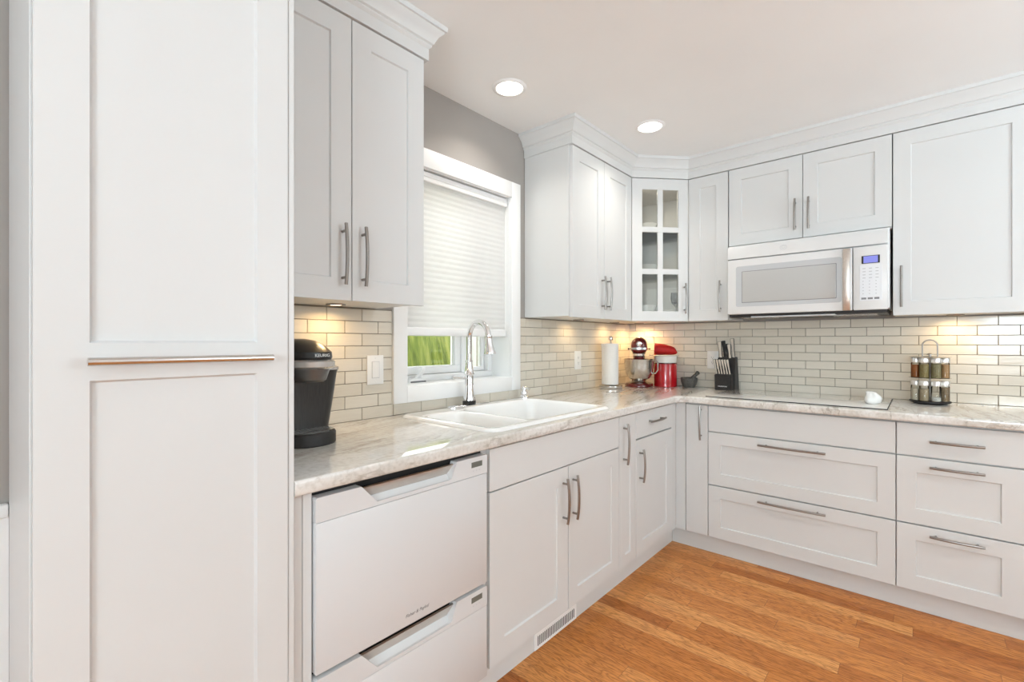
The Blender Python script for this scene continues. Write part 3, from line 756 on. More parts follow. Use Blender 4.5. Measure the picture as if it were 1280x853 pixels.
# faucet
DECK = .9267
fc = thing('kitchen_faucet', 'chrome pull-down gooseneck faucet with a side lever at the back of the sink', 'faucet', (.082, -1.850, DECK))
bm = bmesh.new(); loft(bm, [rrect(0, 0, .026, .137, .025, 0), rrect(0, 0, .026, .137, .025, .004), rrect(0, 0, .021, .131, .021, .008)]); obj('deck_plate', bm, CHROME, fc)
bm = bmesh.new(); lathe(bm, [(.033, .008), (.034, .010), (.033, .024), (.030, .026)], 32); obj('base_ring', bm, BLACK, fc)
bm = bmesh.new(); lathe(bm, [(.031, .026), (.0305, .034), (.026, .05), (.0215, .075), (.019, .10), (.0225, .103), (.0225, .108), (.0215, .111), (.0215, .150), (.025, .154), (.0255, .160), (.0225, .165), (.019, .19), (.016, .213), (.0185, .216), (.0185, .221), (.014, .223)], 32)
obj('faucet_body', bm, CHROME, fc)
bm = bmesh.new(); pts = [(0, 0, .218), (0, 0, .27), (0, 0, .335)]; rr = .066
for i in range(1, 15):
    a = PI*i/15.5; pts.append((rr-rr*math.cos(a), 0, .335+rr*1.15*math.sin(a)))
e = pts[-1]; pts.append((e[0]+.004, 0, e[2]-.018)); tube(bm, pts, .0138, 18)
obj('spout', bm, CHROME, fc)
bm = bmesh.new(); lathe(bm, [(.0138, .0), (.0178, -.003), (.0178, -.012), (.0160, -.015), (.0185, -.045), (.022, -.066), (.0275, -.082), (.0275, -.089), (.024, -.092), (0, -.092)], 28, T(pts[-1][0]-.001, 0, pts[-1][2]+.006, ry=R(-6)))
obj('spray_head', bm, CHROME, fc)
bm = bmesh.new(); tube(bm, [(0, -.018, .136), (0, -.045, .138), (0, -.09, .141), (0, -.104, .142), (0, -.112, .143)], [.0095, .0055, .005, .009, .007], 14); obj('lever', bm, CHROME, fc)
sd = thing('soap_dispenser', 'small chrome soap dispenser at the back right corner of the sink', 'soap dispenser', (.078, -1.418, DECK))
bm = bmesh.new(); lathe(bm, [(.028, 0), (.028, .006), (.022, .010), (.017, .016), (.021, .024), (.019, .034), (.011, .038), (.010, .043), (.015, .048), (.014, .056), (.008, .063), (0, .067)], 24); obj('dispenser_body', bm, CHROME, sd)
bm = bmesh.new(); tube(bm, [(0, 0, .052), (.02, 0, .054), (.038, 0, .048)], [.005, .0045, .004], 10); obj('nozzle', bm, CHROME, sd)

# ---------------------------------------------------------------- cooktop, spoon rest
CZ = .915
ck = thing('cooktop', 'flat white glass electric cooktop flush on the countertop under the microwave', 'cooktop', (.805, -.60, CZ))
bm = bmesh.new(); box(bm, 0, .842, 0, .54, .0002, .0058, .0015, 2); obj('glass_top', bm, MWW and mat('white_ceramic_glass', (.78, .77, .745), .05, coat=.5), ck)
bm = bmesh.new()
for d in ((-.002, .844, -.002, .0), (-.002, .844, .54, .542), (-.002, 0, 0, .54), (.842, .844, 0, .54)): box(bm, *d, .0002, .0048)
obj('edge_trim', bm, DARK, ck, smooth=False)
bm = bmesh.new()
secs = []
for k, (z, r_, dx, dy) in enumerate([(0, .024, 0, 0), (.004, .030, 0, 0), (.016, .034, -.001, 0), (.030, .034, .002, .002), (.042, .029, .004, .002), (.052, .024, .001, 0), (.060, .022, -.004, 0), (.063, .016, -.005, 0)]):
    secs.append([(dx+r_*(1+.13*math.sin(3*a+k*.7)+.06*math.sin(7*a+k))*math.cos(a), dy+r_*(1+.13*math.sin(3*a+k*.7)+.06*math.cos(6*a))*math.sin(a), z) for a in [2*PI*i/28 for i in range(28)]])
loft(bm, secs); o = obj('ceramic_ornament', bm, CERW, ang=80); o.location = (1.578, -.405, CZ+.006); 
tag(o, 'small lumpy white object standing at the right end of the cooktop', 'ornament')

# ---------------------------------------------------------------- microwave
mw = thing('microwave', 'white over-the-range microwave hung between the upper cabinets with a vertical steel grip', 'microwave', (.862, 0, 1.405))
MF = -.400; MWD = .790
bm = bmesh.new(); box(bm, .004, .786, MF+.028, -.012, .012, .426, .003, 2); obj('body', bm, MWW, mw)
bm = bmesh.new(); prism(bm, [(MF+.03, .342), (MF-.001, .342), (MF+.001, .405), (MF+.010, .4205), (MF+.03, .4215)], .006, .779, 'x', bev=.0015); obj('vent_strip', bm, MWW, mw)
bm = bmesh.new()
# door with a recessed window bezel
box(bm, .006, .632, MF, MF+.03, .004, .336, .004, 3)
dr = obj('door', bm, MWW, mw)
bm = bmesh.new(); loft(bm, [[(x, MF-.0012, z) for x, z, _ in rrect(.320, .172, .265, .121, .012, 0)], [(x, MF+.001, z) for x, z, _ in rrect(.320, .172, .267, .123, .012, 0)]]); obj('window_bezel', bm, MWFR, dr)
bm = bmesh.new(); loft(bm, [[(x, MF-.0022, z) for x, z, _ in rrect(.325, .167, .234, .091, .004, 0)], [(x, MF-.001, z) for x, z, _ in rrect(.325, .167, .236, .093, .004, 0)]]); obj('window_glass', bm, MWGL, dr)
bm = bmesh.new(); loft(bm, [[(x, MF-.0014, z) for x, z, _ in rrect(.325, .167, .238, .095, .004, 0)], [(x, MF-.0005, z) for x, z, _ in rrect(.325, .167, .239, .096, .004, 0)]]); obj('window_seal', bm, GREYM, dr)
bm = bmesh.new(); secs = []
for i in range(13):
    t = i/12; z = .004+.328*t; out = .010+.024*math.sin(PI*t)**.6
    secs.append([(x, y+MF-out, z) for x, y in ((.592, 0), (.594, -.004), (.610, -.007), (.624, -.004), (.626, 0), (.622, .005), (.596, .005))])
loft(bm, secs); obj('handle', bm, SATIN, dr)
bm = bmesh.new(); box(bm, .592, .626, MF-.012, MF+.002, .003, .02, .001, 1); obj('handle_mount', bm, SATIN, dr); bm = bmesh.new(); box(bm, .592, .626, MF-.012, MF+.002, .316, .333, .001, 1); obj('handle_mount', bm, SATIN, dr)
bm = bmesh.new(); box(bm, .636, .780, MF, MF+.03, .004, .336, .004, 3); cp = obj('control_panel', bm, MWW, mw)
bm = bmesh.new(); box(bm, .664, .757, MF-.001, MF+.002, .052, .240, .0008, 1); obj('keypad_membrane', bm, mat('pale_keypad', (.80, .82, .85), .35), cp)
bm = bmesh.new(); box(bm, .672, .748, MF-.002, MF+.002, .245, .286, .001, 1); obj('display_frame', bm, BLACK, cp)
bm = bmesh.new(); box(bm, .680, .740, MF-.0026, MF-.0015, .248, .283); obj('display', bm, LCDB, cp, smooth=False)
bm = bmesh.new(); rk = random.Random(3)
for r_ in range(9):
    for q in range(3):
        x = .676+q*.027; z = .218-r_*.0165; w_ = .013 if r_ < 4 else .005
        box(bm, x, x+w_, MF-.0016, MF-.0008, z, z+.0035)
obj('key_marks', bm, LGREY, cp, smooth=False)
bm = bmesh.new()
for q in range(3): box(bm, .671+q*.027, .671+q*.027+.021, MF-.0016, MF-.0008, .058, .068)
obj('start_key', bm, GREYM, cp, smooth=False)
bm = bmesh.new(); n = 28
for (rx_, rz_, dz_) in ((.018, .014, 0), (.010, .008, .002)):
    A = [bm.verts.new((.31+rx_*math.cos(2*PI*i/n), MF-.0012, .381+dz_+rz_*math.sin(2*PI*i/n))) for i in range(n)]
    B = [bm.verts.new((.31+(rx_-.0014)*math.cos(2*PI*i/n), MF-.0012, .381+dz_+(rz_-.0014)*math.sin(2*PI*i/n))) for i in range(n)]
    for i in range(n): bm.faces.new([A[i], A[(i+1) % n], B[(i+1) % n], B[i]])
obj('brand_emblem', bm, LGREY, mw, smooth=False)
bm = bmesh.new(); box(bm, .010, .776, MF+.020, -.02, -.012, .013, .002, 1); ub = obj('underside_tray', bm, BLACKM, mw)
bm = bmesh.new(); box(bm, .135, .555, MF+.012, MF+.09, -.018, -.011, .001, 1); obj('lamp_cover', bm, MWFR, mw)
for x0_ in (.05, .53):
    bm = bmesh.new(); box(bm, x0_, x0_+.2, MF+.12, MF+.30, -.0135, -.011)
    for i in range(9): box(bm, x0_, x0_+.2, MF+.13+i*.018, MF+.14+i*.018, -.016, -.0134)
    obj('grease_filter', bm, STEEL, mw, smooth=False)

# ---------------------------------------------------------------- outlets and switches
def plate(name, label, cat, loc, rz, w, kind, group=None):
    t = thing(name, label, cat, loc, rz, group)
    bm = bmesh.new(); box(bm, -w/2, w/2, -.006, 0, -.062, .062, .002, 2); obj('cover_plate', bm, OUTL, t)
    bm = bmesh.new()
    if kind == 'switch':
        box(bm, -.017, .017, -.0085, -.005, -.034, .034, .0015, 1); r_ = obj('rocker', bm, OUTL, t)
        bm = bmesh.new(); box(bm, -.0185, .0185, -.0065, -.0058, -.0355, .0355); obj('bezel_gap', bm, LGREY, t, smooth=False)
    else:
        box(bm, -.0165, .0165, -.0085, -.005, -.034, .034, .0015, 1); obj('receptacle', bm, OUTL, t)
        for zc in (-.018, .018):
            bm = bmesh.new()
            box(bm, -.0075, -.0055, -.0092, -.008, zc-.004, zc+.005); box(bm, .0055, .0075, -.0092, -.008, zc-.004, zc+.005)
            box(bm, -.002, .002, -.0092, -.008, zc-.011, zc-.007)
            obj('socket_slots', bm, GREYM, t, smooth=False)
    for zc in (-.050, .050): bm = bmesh.new(); lathe(bm, [(.003, -.001), (.003, .001), (0, .0015)], 10, T(0, -.006, zc, rx=PI/2)); obj('screw', bm, OUTL, t)
plate('light_switch', 'white rocker light switch on the tile left of the window', 'light switch', (.009, -2.336, 1.122), ROT, .080, 'switch')
plate('wall_outlet', 'white outlet plate on the window wall left of the paper towels', 'outlet', (.009, -.766, 1.117), ROT, .078, 'outlet')
plate('wall_outlet', 'white outlet plate on the tile partly hidden behind the knife block', 'outlet', (.655, -.009, 1.113), 0, .078, 'outlet')

# ---------------------------------------------------------------- lights
def can(x, y, label):
    t = thing('recessed_ceiling_light', label, 'ceiling light', (x, y, CEILZ), 0, 'recessed lights in the kitchen ceiling')
    bm = bmesh.new(); lathe(bm, [(.062, -.0005), (.064, -.007), (.078, -.005), (.083, -.0005)], 48, cap=False); obj('trim_ring', bm, TRIMW, t)
    bm = bmesh.new(); lathe(bm, [(.062, -.003), (.04, -.005), (0, -.0055)], 40, cap=False); obj('lens', bm, LAMP, t)
    l = area('can_lamp', (x, y, CEILZ-.012), (0, 0, 0), .12, .12, CAN_POWER*(.58 if y > -2 and x < 2 else 1.4), (1, .94, .86), 'DISK', 125)
for i, (x, y) in enumerate(LIGHTS):
    lab = {0: 'round recessed ceiling light above the sink, nearer the window', 1: 'round recessed ceiling light nearer the glass corner cabinet'}.get(i)
    if lab: can(x, y, lab)
    else:
        can(x, y, 'added round recessed ceiling light, unseen, over the open floor outside the picture')
sdt = thing('smoke_detector', 'white round detector on the ceiling at the right edge of the picture', 'smoke detector', (2.19, -.66, CEILZ))
bm = bmesh.new(); lathe(bm, [(.07, 0), (.07, -.012), (.062, -.022), (.03, -.027), (0, -.028)], 36, cap=False); obj('cover', bm, TRIMW, sdt)
bm = bmesh.new(); lathe(bm, [(.071, 0), (.074, -.002), (.074, -.005), (.071, -.006)], 36, cap=False); obj('mounting_ring', bm, TRIMW, sdt)
PUCKS = [(.105, -2.565, 'above the coffee maker', 1.0), (.105, -.90, 'nearest the window, right of it', .5), (.10, -.42, 'above the paper towels', .7), (.15, -.13, 'deep in the corner above the mixer', 2.6), (1.905, -.10, 'above the spice rack', 1.0)]
for x, y, lab, pm in PUCKS:
    t = thing('under_cabinet_light', 'small round warm light under the cabinets '+lab, 'cabinet light', (x, y, 1.384))
    bm = bmesh.new(); lathe(bm, [(.026, 0), (.027, -.004), (.034, -.006), (.036, 0)], 32, cap=False); obj('rim', bm, NICK, t)
    bm = bmesh.new(); lathe(bm, [(.026, -.003), (0, -.0035)], 28, cap=False); obj('lens', bm, PLAMP, t)
    pw_ = PUCK_POWER*pm
    area('puck_lamp', (x, y, 1.376), (0, 0, 0), .045, .045, pw_, (1, .66, .30), 'DISK', 160)

# ---------------------------------------------------------------- coffee maker
km = thing('coffee_maker', 'black pod coffee maker with a silver band standing beside the tall pantry', 'coffee maker', (.20, -2.755, CZ), 0)
bm = bmesh.new()
def rr2(cx, hx, hy, r, z): return rrect(cx, 0, hx, hy, r, z, 8)
loft(bm, [rr2(.005, .150, .082, .075, 0), rr2(.005, .153, .085, .078, .004), rr2(.005, .152, .086, .078, .034), rr2(.005, .148, .082, .075, .040)]); obj('base', bm, BLACKM, km)
bm = bmesh.new(); loft(bm, [rr2(.07, .075, .074, .06, .0405), rr2(.07, .077, .076, .06, .0445)])
obj('drip_tray', bm, SILV, km)
bm = bmesh.new(); rk = random.Random(5)
for i in range(9):
    for j in range(9):
        x, y = .01+i*.0145+(j % 2)*.007, -.06+j*.015
        if math.hypot(max(0, x-.085), y) < .066: lathe(bm, [(.0045, 0), (0, .0003)], 8, T(x, y, .0448))
obj('tray_holes', bm, BLACK, km)
bm = bmesh.new(); loft(bm, [rr2(-.035, .100, .090, .035, .040), rr2(-.035, .102, .105, .035, .13), rr2(-.036, .104, .119, .035, .22), rr2(-.036, .105, .123, .035, .232)]); obj('body', bm, CHARC, km)
bm = bmesh.new(); loft(bm, [rr2(-.036, .106, .125, .035, .232), rr2(-.036, .106, .125, .035, .241), rr2(-.036, .098, .115, .035, .246)]); obj('body_cap', bm, SILV, km)
bm = bmesh.new(); loft(bm, [rr2(.088, .050, .036, .034, .200), rr2(.088, .058, .044, .042, .206), rr2(.086, .067, .054, .05, .234), rr2(.084, .070, .057, .052, .247)]); obj('brew_head', bm, GREYP, km)
bm = bmesh.new(); loft(bm, [rr2(.03, .128, .060, .052, .241), rr2(.03, .138, .068, .06, .248), rr2(.03, .139, .070, .062, .264), rr2(.03, .130, .065, .056, .270)]); obj('silver_band', bm, SILV, km)
bm = bmesh.new(); loft(bm, [rr2(.026, .126, .062, .054, .270), rr2(.026, .130, .065, .056, .277), rr2(.024, .130, .064, .056, .294), rr2(.004, .110, .058, .05, .315), rr2(-.018, .080, .050, .045, .331), rr2(-.03, .045, .03, .028, .337)]); obj('lid', bm, BLACK, km)
text('brand_text', 'KEURIG', .0135, WTXT, km, T(.1583, .008, .284, rz=PI/2) @ FACE_Y @ Matrix.Rotation(0, 4, 'X'), .0008, 1.05)

# ---------------------------------------------------------------- paper towels
ph = thing('paper_towel_holder', 'steel paper towel holder with a round base and capped rod in the corner', 'paper towel holder', (.118, -.508, CZ))
bm = bmesh.new(); lathe(bm, [(0, 0), (.078, 0), (.080, .004), (.080, .018), (.077, .022), (.018, .023), (.016, .027), (0, .027)], 48); obj('base', bm, STEEL, ph)
bm = bmesh.new(); lathe(bm, [(.006, .024), (.006, .335), (.005, .337)], 16)
lathe(bm, [(.006, .335), (.0145, .337), (.0155, .341), (.0155, .362), (.013, .366), (0, .367)], 28); obj('rod', bm, STEEL, ph)
pr = thing('paper_towel_roll', 'white roll of paper towels upright on the steel holder', 'paper towel', (.118, -.508, CZ+.0272))
bm = bmesh.new(); n = 48; secs = []
for z in (0, .001, .286, .287):
    s = []
    for i in range(n):
        a = 2*PI*i/n; r_ = .0545-(.001 if z in (0, .287) else 0)
        s.append((r_*math.cos(a), r_*math.sin(a), z))
    secs.append(s)
A = [[bm.verts.new(p) for p in s] for s in secs]
B = [[bm.verts.new((.019*math.cos(2*PI*i/n), .019*math.sin(2*PI*i/n), z)) for i in range(n)] for z in (0, .287)]
for a, b in zip(A, A[1:]):
    for i in range(n): bm.faces.new([a[i], a[(i+1) % n], b[(i+1) % n], b[i]])
for a, b in ((A[0], B[0]), (A[-1], B[-1]), (B[0], B[1])):
    for i in range(n): bm.faces.new([a[i], a[(i+1) % n], b[(i+1) % n], b[i]])
obj('towel_roll', bm, PAPER, pr)
bm = bmesh.new(); A = []
for z in (0, .07, .14, .21, .287):
    w_ = .006*math.sin(z*14)
    A.append([bm.verts.new((p[0], p[1], z)) for p in [(-.02, -.0522), (-.043, -.040), (-.058, -.024+w_*.3), (-.066, -.012+w_), (-.064, -.010+w_), (-.0555, -.022+w_*.3), (-.041, -.038), (-.02, -.0508)]])
for a, b in zip(A, A[1:]):
    for i in range(8): bm.faces.new([a[i], a[(i+1) % 8], b[(i+1) % 8], b[i]])
bm.faces.new(A[0]); bm.faces.new(A[-1])
obj('loose_sheet', bm, PAPER, pr)

# ---------------------------------------------------------------- stand mixer (faces local +x)
mx = thing('stand_mixer', 'dark red stand mixer with a steel bowl in the corner between towels and red canister', 'mixer', (.205, -.245, CZ), R(-64))
bm = bmesh.new()
def egg(s, z):
    out = []
    for i in range(40):
        a = 2*PI*i/40; x = math.cos(a); y = math.sin(a)
        hx = .125 if x > 0 else .15; hy = .100 if x > 0 else .100*(1-.28*x*x)
        out.append((x*hx*s+.0, y*hy*s, z))
    return out
loft(bm, [egg(.97, 0), egg(1, .004), egg(1, .016), egg(.96, .024), egg(.8, .030), egg(.55, .033)]); obj('base', bm, REDD, mx)
bm = bmesh.new(); loft(bm, [rrect(-.105, 0, .035, .055, .03, .02), rrect(-.107, 0, .032, .043, .03, .08), rrect(-.108, 0, .032, .040, .03, .16), rrect(-.106, 0, .036, .043, .03, .215), rrect(-.10, 0, .045, .05, .04, .26)]); obj('column', bm, REDD, mx)
bm = bmesh.new(); secs = []
for x, ry_, rz_, zc in [(-.170, .020, .022, .296), (-.160, .036, .040, .297), (-.13, .050, .055, .299), (-.08, .056, .062, .30), (0, .0575, .063, .300), (.07, .0575, .063, .299), (.105, .054, .060, .298), (.122, .045, .050, .297), (.130, .030, .034, .297), (.132, .012, .014, .297)]:
    s = []
    for i in range(32):
        a = 2*PI*i/32; c_, s_ = math.cos(a), math.sin(a); zz = s_*rz_
        if s_ < 0: zz = -rz_*.94*abs(s_)**.42; 
        s.append((x, c_*ry_*(1 if s_ > 0 else (1-.0*s_)), zc+zz))
    secs.append(s)
loft(bm, secs); obj('head', bm, REDD, mx, ang=60)
bm = bmesh.new(); secs = []
for x, k in [(-.168, .55), (-.13, .90), (-.08, 1), (.07, 1.0), (.105, .965), (.1245, .82), (.1335, .55), (.136, .2)]:
    hy = .0592*k
    secs.append([(x, y, z) for y, z in ((-hy, .271), (-hy, .285), (hy, .285), (hy, .271))])
loft(bm, secs); obj('trim_band', bm, SILV, mx)
bm = bmesh.new(); lathe(bm, [(0, .0), (.021, 0), (.023, .006), (.021, .014), (.012, .018), (0, .018)], 28, T(.124, 0, .313, ry=PI/2) @ Matrix.Scale(.85, 4)); obj('hub_cap', bm, CHROME, mx)
text('brand_text', 'KitchenAid', .013, BLACK, mx, T(.1375, 0, .278, rz=PI/2) @ FACE_Y, .0006, .9)
for s in (-1, 1): bm = bmesh.new(); tube(bm, [(.02, s*.055, .274), (.02, s*.072, .274)], .003, 8); lathe(bm, [(0, -.007), (.0065, -.004), (.0065, .004), (0, .007)], 12, T(.02, s*.074, .274, rx=PI/2)); obj('speed_knob', bm, BLACK, mx)
bm = bmesh.new(); lathe(bm, [(.042, .222), (.044, .226), (.044, .240), (.05, .244)], 28, T(.045, 0, 0), cap=True); obj('planetary_ring', bm, CHROME, mx)
bm = bmesh.new(); lathe(bm, [(.006, .12), (.010, .19), (.034, .195), (.036, .222)], 24, T(.045, 0, 0)); obj('beater_shaft', bm, REDD, mx)
bm = bmesh.new(); P_ = [(.0, .046), (.045, .048), (.075, .062), (.094, .095), (.103, .14), (.107, .192), (.110, .200), (.108, .2005), (.104, .192), (.100, .14), (.091, .097), (.072, .066), (.043, .052), (0, .050)]
lathe(bm, P_, 48, T(.025, 0, 0), cap=False); bw = obj('bowl', bm, STEEL, mx)
bm = bmesh.new(); lathe(bm, [(.052, .032), (.054, .034), (.046, .040), (.040, .050)], 40, T(.025, 0, 0)); obj('bowl_foot', bm, STEEL, mx)
bm = bmesh.new(); tube(bm, [(.045, .095, .188), (.055, .118, .187), (.062, .132, .172), (.062, .132, .125), (.055, .116, .100), (.045, .088, .098)], .0055, 10, flat=1.6); obj('bowl_handle', bm, STEEL, bw)

# ---------------------------------------------------------------- canister, bowl, mitt
cn = thing('canister', 'glossy red cylindrical canister standing right of the mixer', 'canister', (.352, -.118, CZ))
bm = bmesh.new(); lathe(bm, [(0, 0), (.078, 0), (.081, .003), (.081, .170), (.080, .173), (.074, .173), (.074, .006), (0, .006)], 56, cap=False); obj('canister_body', bm, REDG, cn)
bm = bmesh.new(); lathe(bm, [(.0815, .165), (.0822, .169), (.0815, .174), (.073, .1742), (.073, .165)], 56, cap=False); obj('rim', bm, REDD, cn)
pn = thing('enamel_pot', 'cream enamel pot with a wide rim nested on top of the red canister', 'pot', (.352, -.118, CZ+.1745), R(-67))
bm = bmesh.new(); lathe(bm, [(0, 0), (.077, 0), (.078, .004), (.079, .040), (.081, .046), (.094, .049), (.096, .052), (.094, .054), (.078, .052), (.074, .044), (.073, .006), (0, .006)], 56, cap=False); obj('pot_body', bm, CREAM, pn)
bm = bmesh.new()
for s in (-1,): prism(bm, [(s*.02, -.088), (s*-.02, -.088), (-.013, -.112), (.013, -.112)], .0495, .0535, 'z', bev=.001)
obj('side_handle', bm, CREAM, pn)
mt = thing('oven_mitt', 'red quilted oven mitt lying across the cream pot', 'oven mitt', (.352, -.118, CZ+.229), R(25))
bm = bmesh.new(); secs = []
for x, hy, h, zc in [(-.070, .045, .036, .036), (-.066, .054, .039, .037), (-.03, .055, .0375, .036), (.01, .052, .034, .033), (.045, .046, .029, .029), (.066, .034, .023, .026), (.076, .020, .014, .024), (.079, .006, .005, .023)]:
    zc *= 1.14; h *= 1.14
    secs.append([(x-.004*math.sin(a), hy*math.cos(a), zc+h*(1 if math.sin(a) > 0 else .93)*math.copysign(abs(math.sin(a))**.8, math.sin(a))) for a in [2*PI*i/28 for i in range(28)]])
loft(bm, secs); obj('mitt_body', bm, REDC, mt, ang=60)
bm = bmesh.new(); tube(bm, [(-.02, .03, .045), (.01, .062, .03), (.03, .075, .022), (.04, .08, .018)], [.02, .02, .016, .006], 14); obj('thumb', bm, REDC, mt)
bm = bmesh.new(); secs = []
for x, k in [(-.078, .99), (-.066, 1.02)]:
    secs.append([(x, .054*k*math.cos(a), .0375+.0375*k*math.copysign(abs(math.sin(a))**.8, math.sin(a))) for a in [2*PI*i/28 for i in range(28)]])
loft(bm, secs); obj('cuff', bm, REDC, mt)

# ---------------------------------------------------------------- mortar and pestle
mo = thing('mortar', 'small dark grey granite mortar between the red canister and the knife block', 'mortar', (.513, -.085, CZ))
bm = bmesh.new(); lathe(bm, [(0, 0), (.034, 0), (.038, .003), (.050, .022), (.056, .045), (.058, .066), (.056, .069), (.050, .067), (.046, .045), (.035, .024), (0, .017)], 40, cap=False); obj('mortar_bowl', bm, GRAN, mo)
pe = thing('pestle', 'dark grey stone pestle leaning out of the mortar', 'pestle', (.513, -.085, CZ))
bm = bmesh.new(); tube(bm, [(-.006, -.004, .030), (.0, -.003, .038), (.022, .0, .066), (.045, .004, .090), (.062, .006, .108), (.066, .006, .112)], [.012, .016, .0125, .012, .0145, .009], 14); obj('pestle_body', bm, GRAN, pe)

# ---------------------------------------------------------------- knife block
KB = thing('knife_block', 'black knife block full of steel-backed knives left of the cooktop', 'knife block', (.770, -.100, CZ), R(-2))
bm = bmesh.new()
# side profile in (y,z): front low step then tall leaning back part
prism(bm, [(-.052, 0), (-.056, .105), (-.006, .112), (.0, 0)], -.058, .050, 'x', bev=.003); obj('steak_knife_tier', bm, BLACKM, KB)
bm = bmesh.new(); prism(bm, [(.0005, 0), (-.005, .112), (.010, .218), (.052, .224), (.086, .004), (.086, 0)], -.058, .058, 'x', bev=.003); obj('tall_block', bm, BLACKM, KB)
text('brand_text', 'FARBERWARE', .0095, WTXT, KB, T(-.006, -.0538, .026) @ FACE_Y, .0004)
STEELL = noisy(mat('knife_handle_steel', (.72, .66, .58), .35, .3), (.72, .66, .58), .05, 30)
MK = Matrix.Translation(KB.location) @ Matrix.Rotation(R(-2), 4, 'Z')
def knife(loc, length, wid, th, tilt, lean, label, cat_name, group, big):
    p = MK @ Vector(loc)
    t = thing(cat_name, label, 'knife', p, R(-2), group); t.rotation_euler = (R(tilt), R(lean), R(-2))
    bm = bmesh.new()
    k = [(0, .50), (.12, .72), (.3, .58), (.55, .74), (.85, 1.0), (.97, 1.02), (1, .9)]
    secs = [[(x*wid/2*kk, y*th/2, z*length) for x, y in ((-1, -1), (1, -1), (1, 1), (-1, 1))] for z, kk in k]
    loft(bm, secs); obj('handle', bm, BLACK, t, smooth=False)
    bm = bmesh.new()
    secs = [[(x*wid/2*kk*.80, y, z*length) for x, y in ((-1, -th/2-.0008), (1, -th/2-.0008), (1, -th/2+.001), (-1, -th/2+.001))] for z, kk in [(.0, .7)]+k[1:-1]+[(.985, .85)]]
    if big != 2: loft(bm, secs); obj('steel_tang', bm, STEELL, t, smooth=False)
    bm.free() if big == 2 else None
    bm = bmesh.new(); box(bm, -wid*.3, wid*.3, -.0012, .0012, -.03, .004); obj('blade', bm, STEEL, t, smooth=False)
words = ['farthest left', 'second from the left', 'third from the left', 'fourth from the left', 'fifth from the left', 'farthest right']
for i in range(6):
    knife((-.0495+i*.0172, -.030, .109), .100, .0155, .009, 4, -9, 'small steel-backed steak knife in the low front row of the block, '+words[i], 'steak_knife', 'steak knives in the knife block', 1)
for loc, ln, wd, lab, bg in [((-.040, .022, .217), .112, .024, 'kitchen knife with a wide pale handle at the top left of the block', 0),
                             ((-.018, .034, .219), .115, .020, 'black handled knife beside the pale one at the top left of the block', 2),
                             ((.004, .022, .217), .096, .018, 'shorter black handled knife in the middle of the block top', 2),
                             ((.022, .018, .216), .094, .022, 'shorter kitchen knife with a pale handle right of the middle of the block', 0),
                             ((.040, .034, .219), .130, .021, 'tallest kitchen knife, pale handle, at the top right of the block', 0)]:
    knife(loc, ln, wd*1.08, .011, -2, -6, lab, 'kitchen_knife', 'large knives in the knife block', bg)

# ---------------------------------------------------------------- spice rack
SC = (1.805, -.150)
sr = thing('spice_rack', 'two tier steel spice carousel with an arched carrying loop', 'spice rack', (*SC, CZ))
RB = .0845
bm = bmesh.new(); lathe(bm, [(0, .004), (RB-.012, .004), (RB, .010), (RB, .0165), (RB-.003, .018), (0, .018)], 48); lathe(bm, [(0, 0), (.055, 0), (.055, .004), (0, .004)], 40); obj('base', bm, BLACKM, sr)
for z in (.136, .246):
    bm = bmesh.new(); lathe(bm, [(.040, z+.0), (.040, z+.002), (RB, z+.002), (RB+.001, z+.001), (RB, z)], 48, cap=False)
    bm2 = bm; obj('tier_plate' if z < .2 else 'top_ring', bm, STEEL, sr)
bm = bmesh.new(); tube(bm, [(0, 0, .018), (0, 0, .262)], .005, 12); lathe(bm, [(.012, .258), (.012, .262), (.006, .266)], 20); obj('centre_rod', bm, NICK, sr)
bm = bmesh.new(); pts = [(-.030, 0, .246), (-.030, 0, .30)]
for i in range(1, 12): a = PI*i/12; pts.append((-.030*math.cos(a), 0, .306+.030*math.sin(a)))
pts += [(.030, 0, .30), (.030, 0, .246)]; tube(bm, pts, .0032, 10); tube(bm, [(-.03, 0, .2475), (.03, 0, .2475)], .003, 8); obj('carrying_loop', bm, NICK, sr)
JL = {0: [('rust orange powder', (.36, .11, .03), (.46, .17, .05), .85, 300), ('olive brown flakes', (.20, .14, .05), (.42, .33, .14), .9, 260), ('green dried herbs', (.20, .17, .08), (.42, .36, .20), .95, 260), ('tan orange powder', (.42, .24, .10), (.55, .33, .15), .9, 300)],
      1: [('pale beige granules', (.58, .50, .38), (.70, .62, .50), .78, 300), ('light brown seeds', (.36, .27, .17), (.55, .44, .30), .80, 260), ('a little white salt at the bottom', (.62, .60, .56), (.80, .78, .74), .22, 300), ('dark brown seeds', (.16, .10, .055), (.42, .30, .18), .92, 260)]}
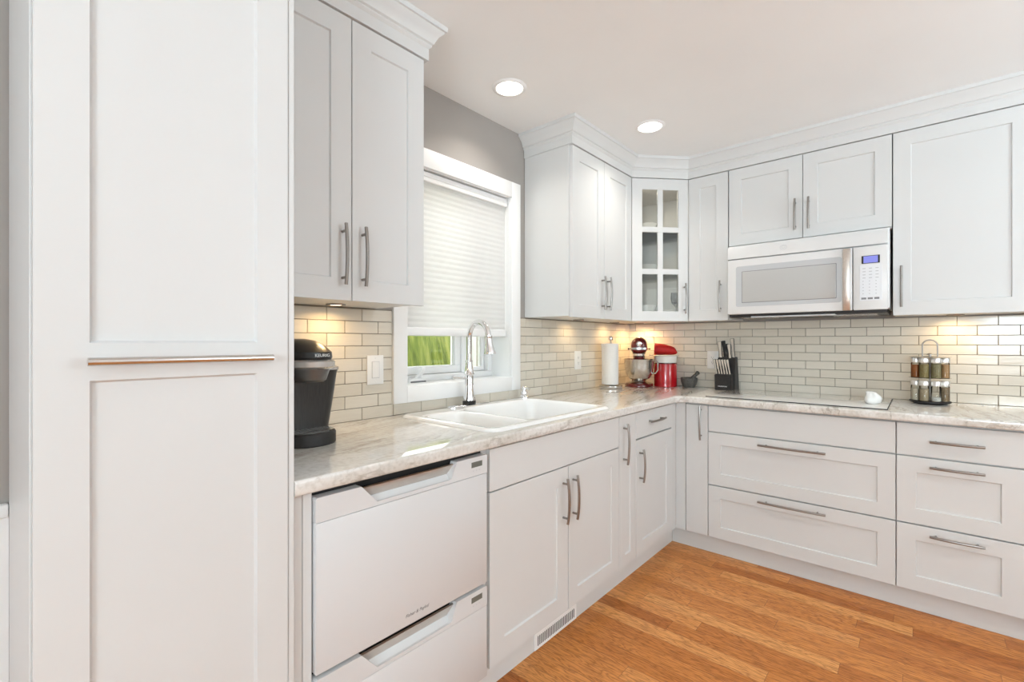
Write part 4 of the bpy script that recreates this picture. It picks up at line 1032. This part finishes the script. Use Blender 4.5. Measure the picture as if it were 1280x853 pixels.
for tier in (1, 0):
    zb = CZ+(.0182 if tier else .1382)
    for k, ang in enumerate((-157.5, -112.5, -67.5, -22.5)):
        nm, c1, c2, fill, sc_ = JL[tier][k]
        x, y = SC[0]+.061*math.cos(R(ang)), SC[1]+.061*math.sin(R(ang))
        t = thing('spice_jar', 'silver-lidded spice jar holding %s, %s tier of the rack' % (nm, 'lower' if tier else 'upper'), 'spice jar', (x, y, zb), 0, 'spice jars in the carousel')
        bm = bmesh.new(); lathe(bm, [(0, .0), (.019, 0), (.0205, .0015), (.0205, .074), (.018, .080), (.018, .084)], 28, cap=False); obj('glass', bm, JGLASS, t)
        bm = bmesh.new(); lathe(bm, [(0, .0022), (.0185, .0022), (.019, .004), (.019, .004+.072*fill), (.017, .006+.072*fill), (0, .006+.072*fill)], 24, cap=False); obj('spice', bm, spice('spice_'+nm.replace(' ', '_'), c1, c2, sc_), t)
        bm = bmesh.new(); lathe(bm, [(.018, .080), (.0215, .080), (.0218, .082), (.0218, .103), (.0205, .105), (0, .105)], 28, cap=False); obj('lid', bm, mat('brushed_lid', (.80, .79, .77), .28, .85), t)

# ---------------------------------------------------------------- dishes in the corner cabinet
def dish(name, label, cat, x, y, z, prof, m=CERW, part='dish', group=None):
    bm = bmesh.new(); lathe(bm, prof, 36, cap=False); o = obj(name, bm, m); o.location = (x, y, z); return tag(o, label, cat, group)
BOWL = [(0, 0), (.028, 0), (.03, .004), (.055, .022), (.072, .042), (.070, .042), (.052, .024), (.027, .007), (0, .006)]
dish('bowl', 'white bowl on the bottom shelf at the left behind the corner glass', 'bowl', .335, -.40, 1.403, [(a*.9, b*2.1) for a, b in BOWL])
dish('serving_bowl', 'wide white bowl on the middle shelf behind the corner glass', 'bowl', .335, -.38, 1.701, [(a*1.0, b*1.7) for a, b in BOWL])
dish('small_bowl', 'small white bowl on the top shelf behind the corner glass', 'bowl', .345, -.40, 1.991, [(a*.85, b*1.45) for a, b in BOWL])
for i in range(3):
    dish('plate', 'white plate in the low stack on the bottom shelf, '+('bottom of three', 'middle of three', 'top of three')[i], 'plate', .40, -.22, 1.403+i*.0125, [(a*.8, b*2.6) for a, b in [(0, 0), (.05, 0), (.07, .006), (.085, .012), (.084, .014), (.068, .009), (.05, .004), (0, .004)]], group='plates behind the corner glass')
WG = [(0, 0), (.032, 0), (.033, .002), (.006, .006), (.0035, .02), (.0035, .075), (.010, .083), (.030, .105), (.037, .135), (.033, .175), (.0315, .175), (.0355, .135), (.028, .106), (0, .086)]
dish('wine_glass', 'clear wine glass behind the lower right pane of the corner cabinet, nearest the door', 'wine glass', .500, -.29, 1.403, WG, JGLASS)
dish('wine_glass', 'second clear wine glass farther back behind the lower right pane', 'wine glass', .530, -.18, 1.403, [(a, b*.97) for a, b in WG], JGLASS)
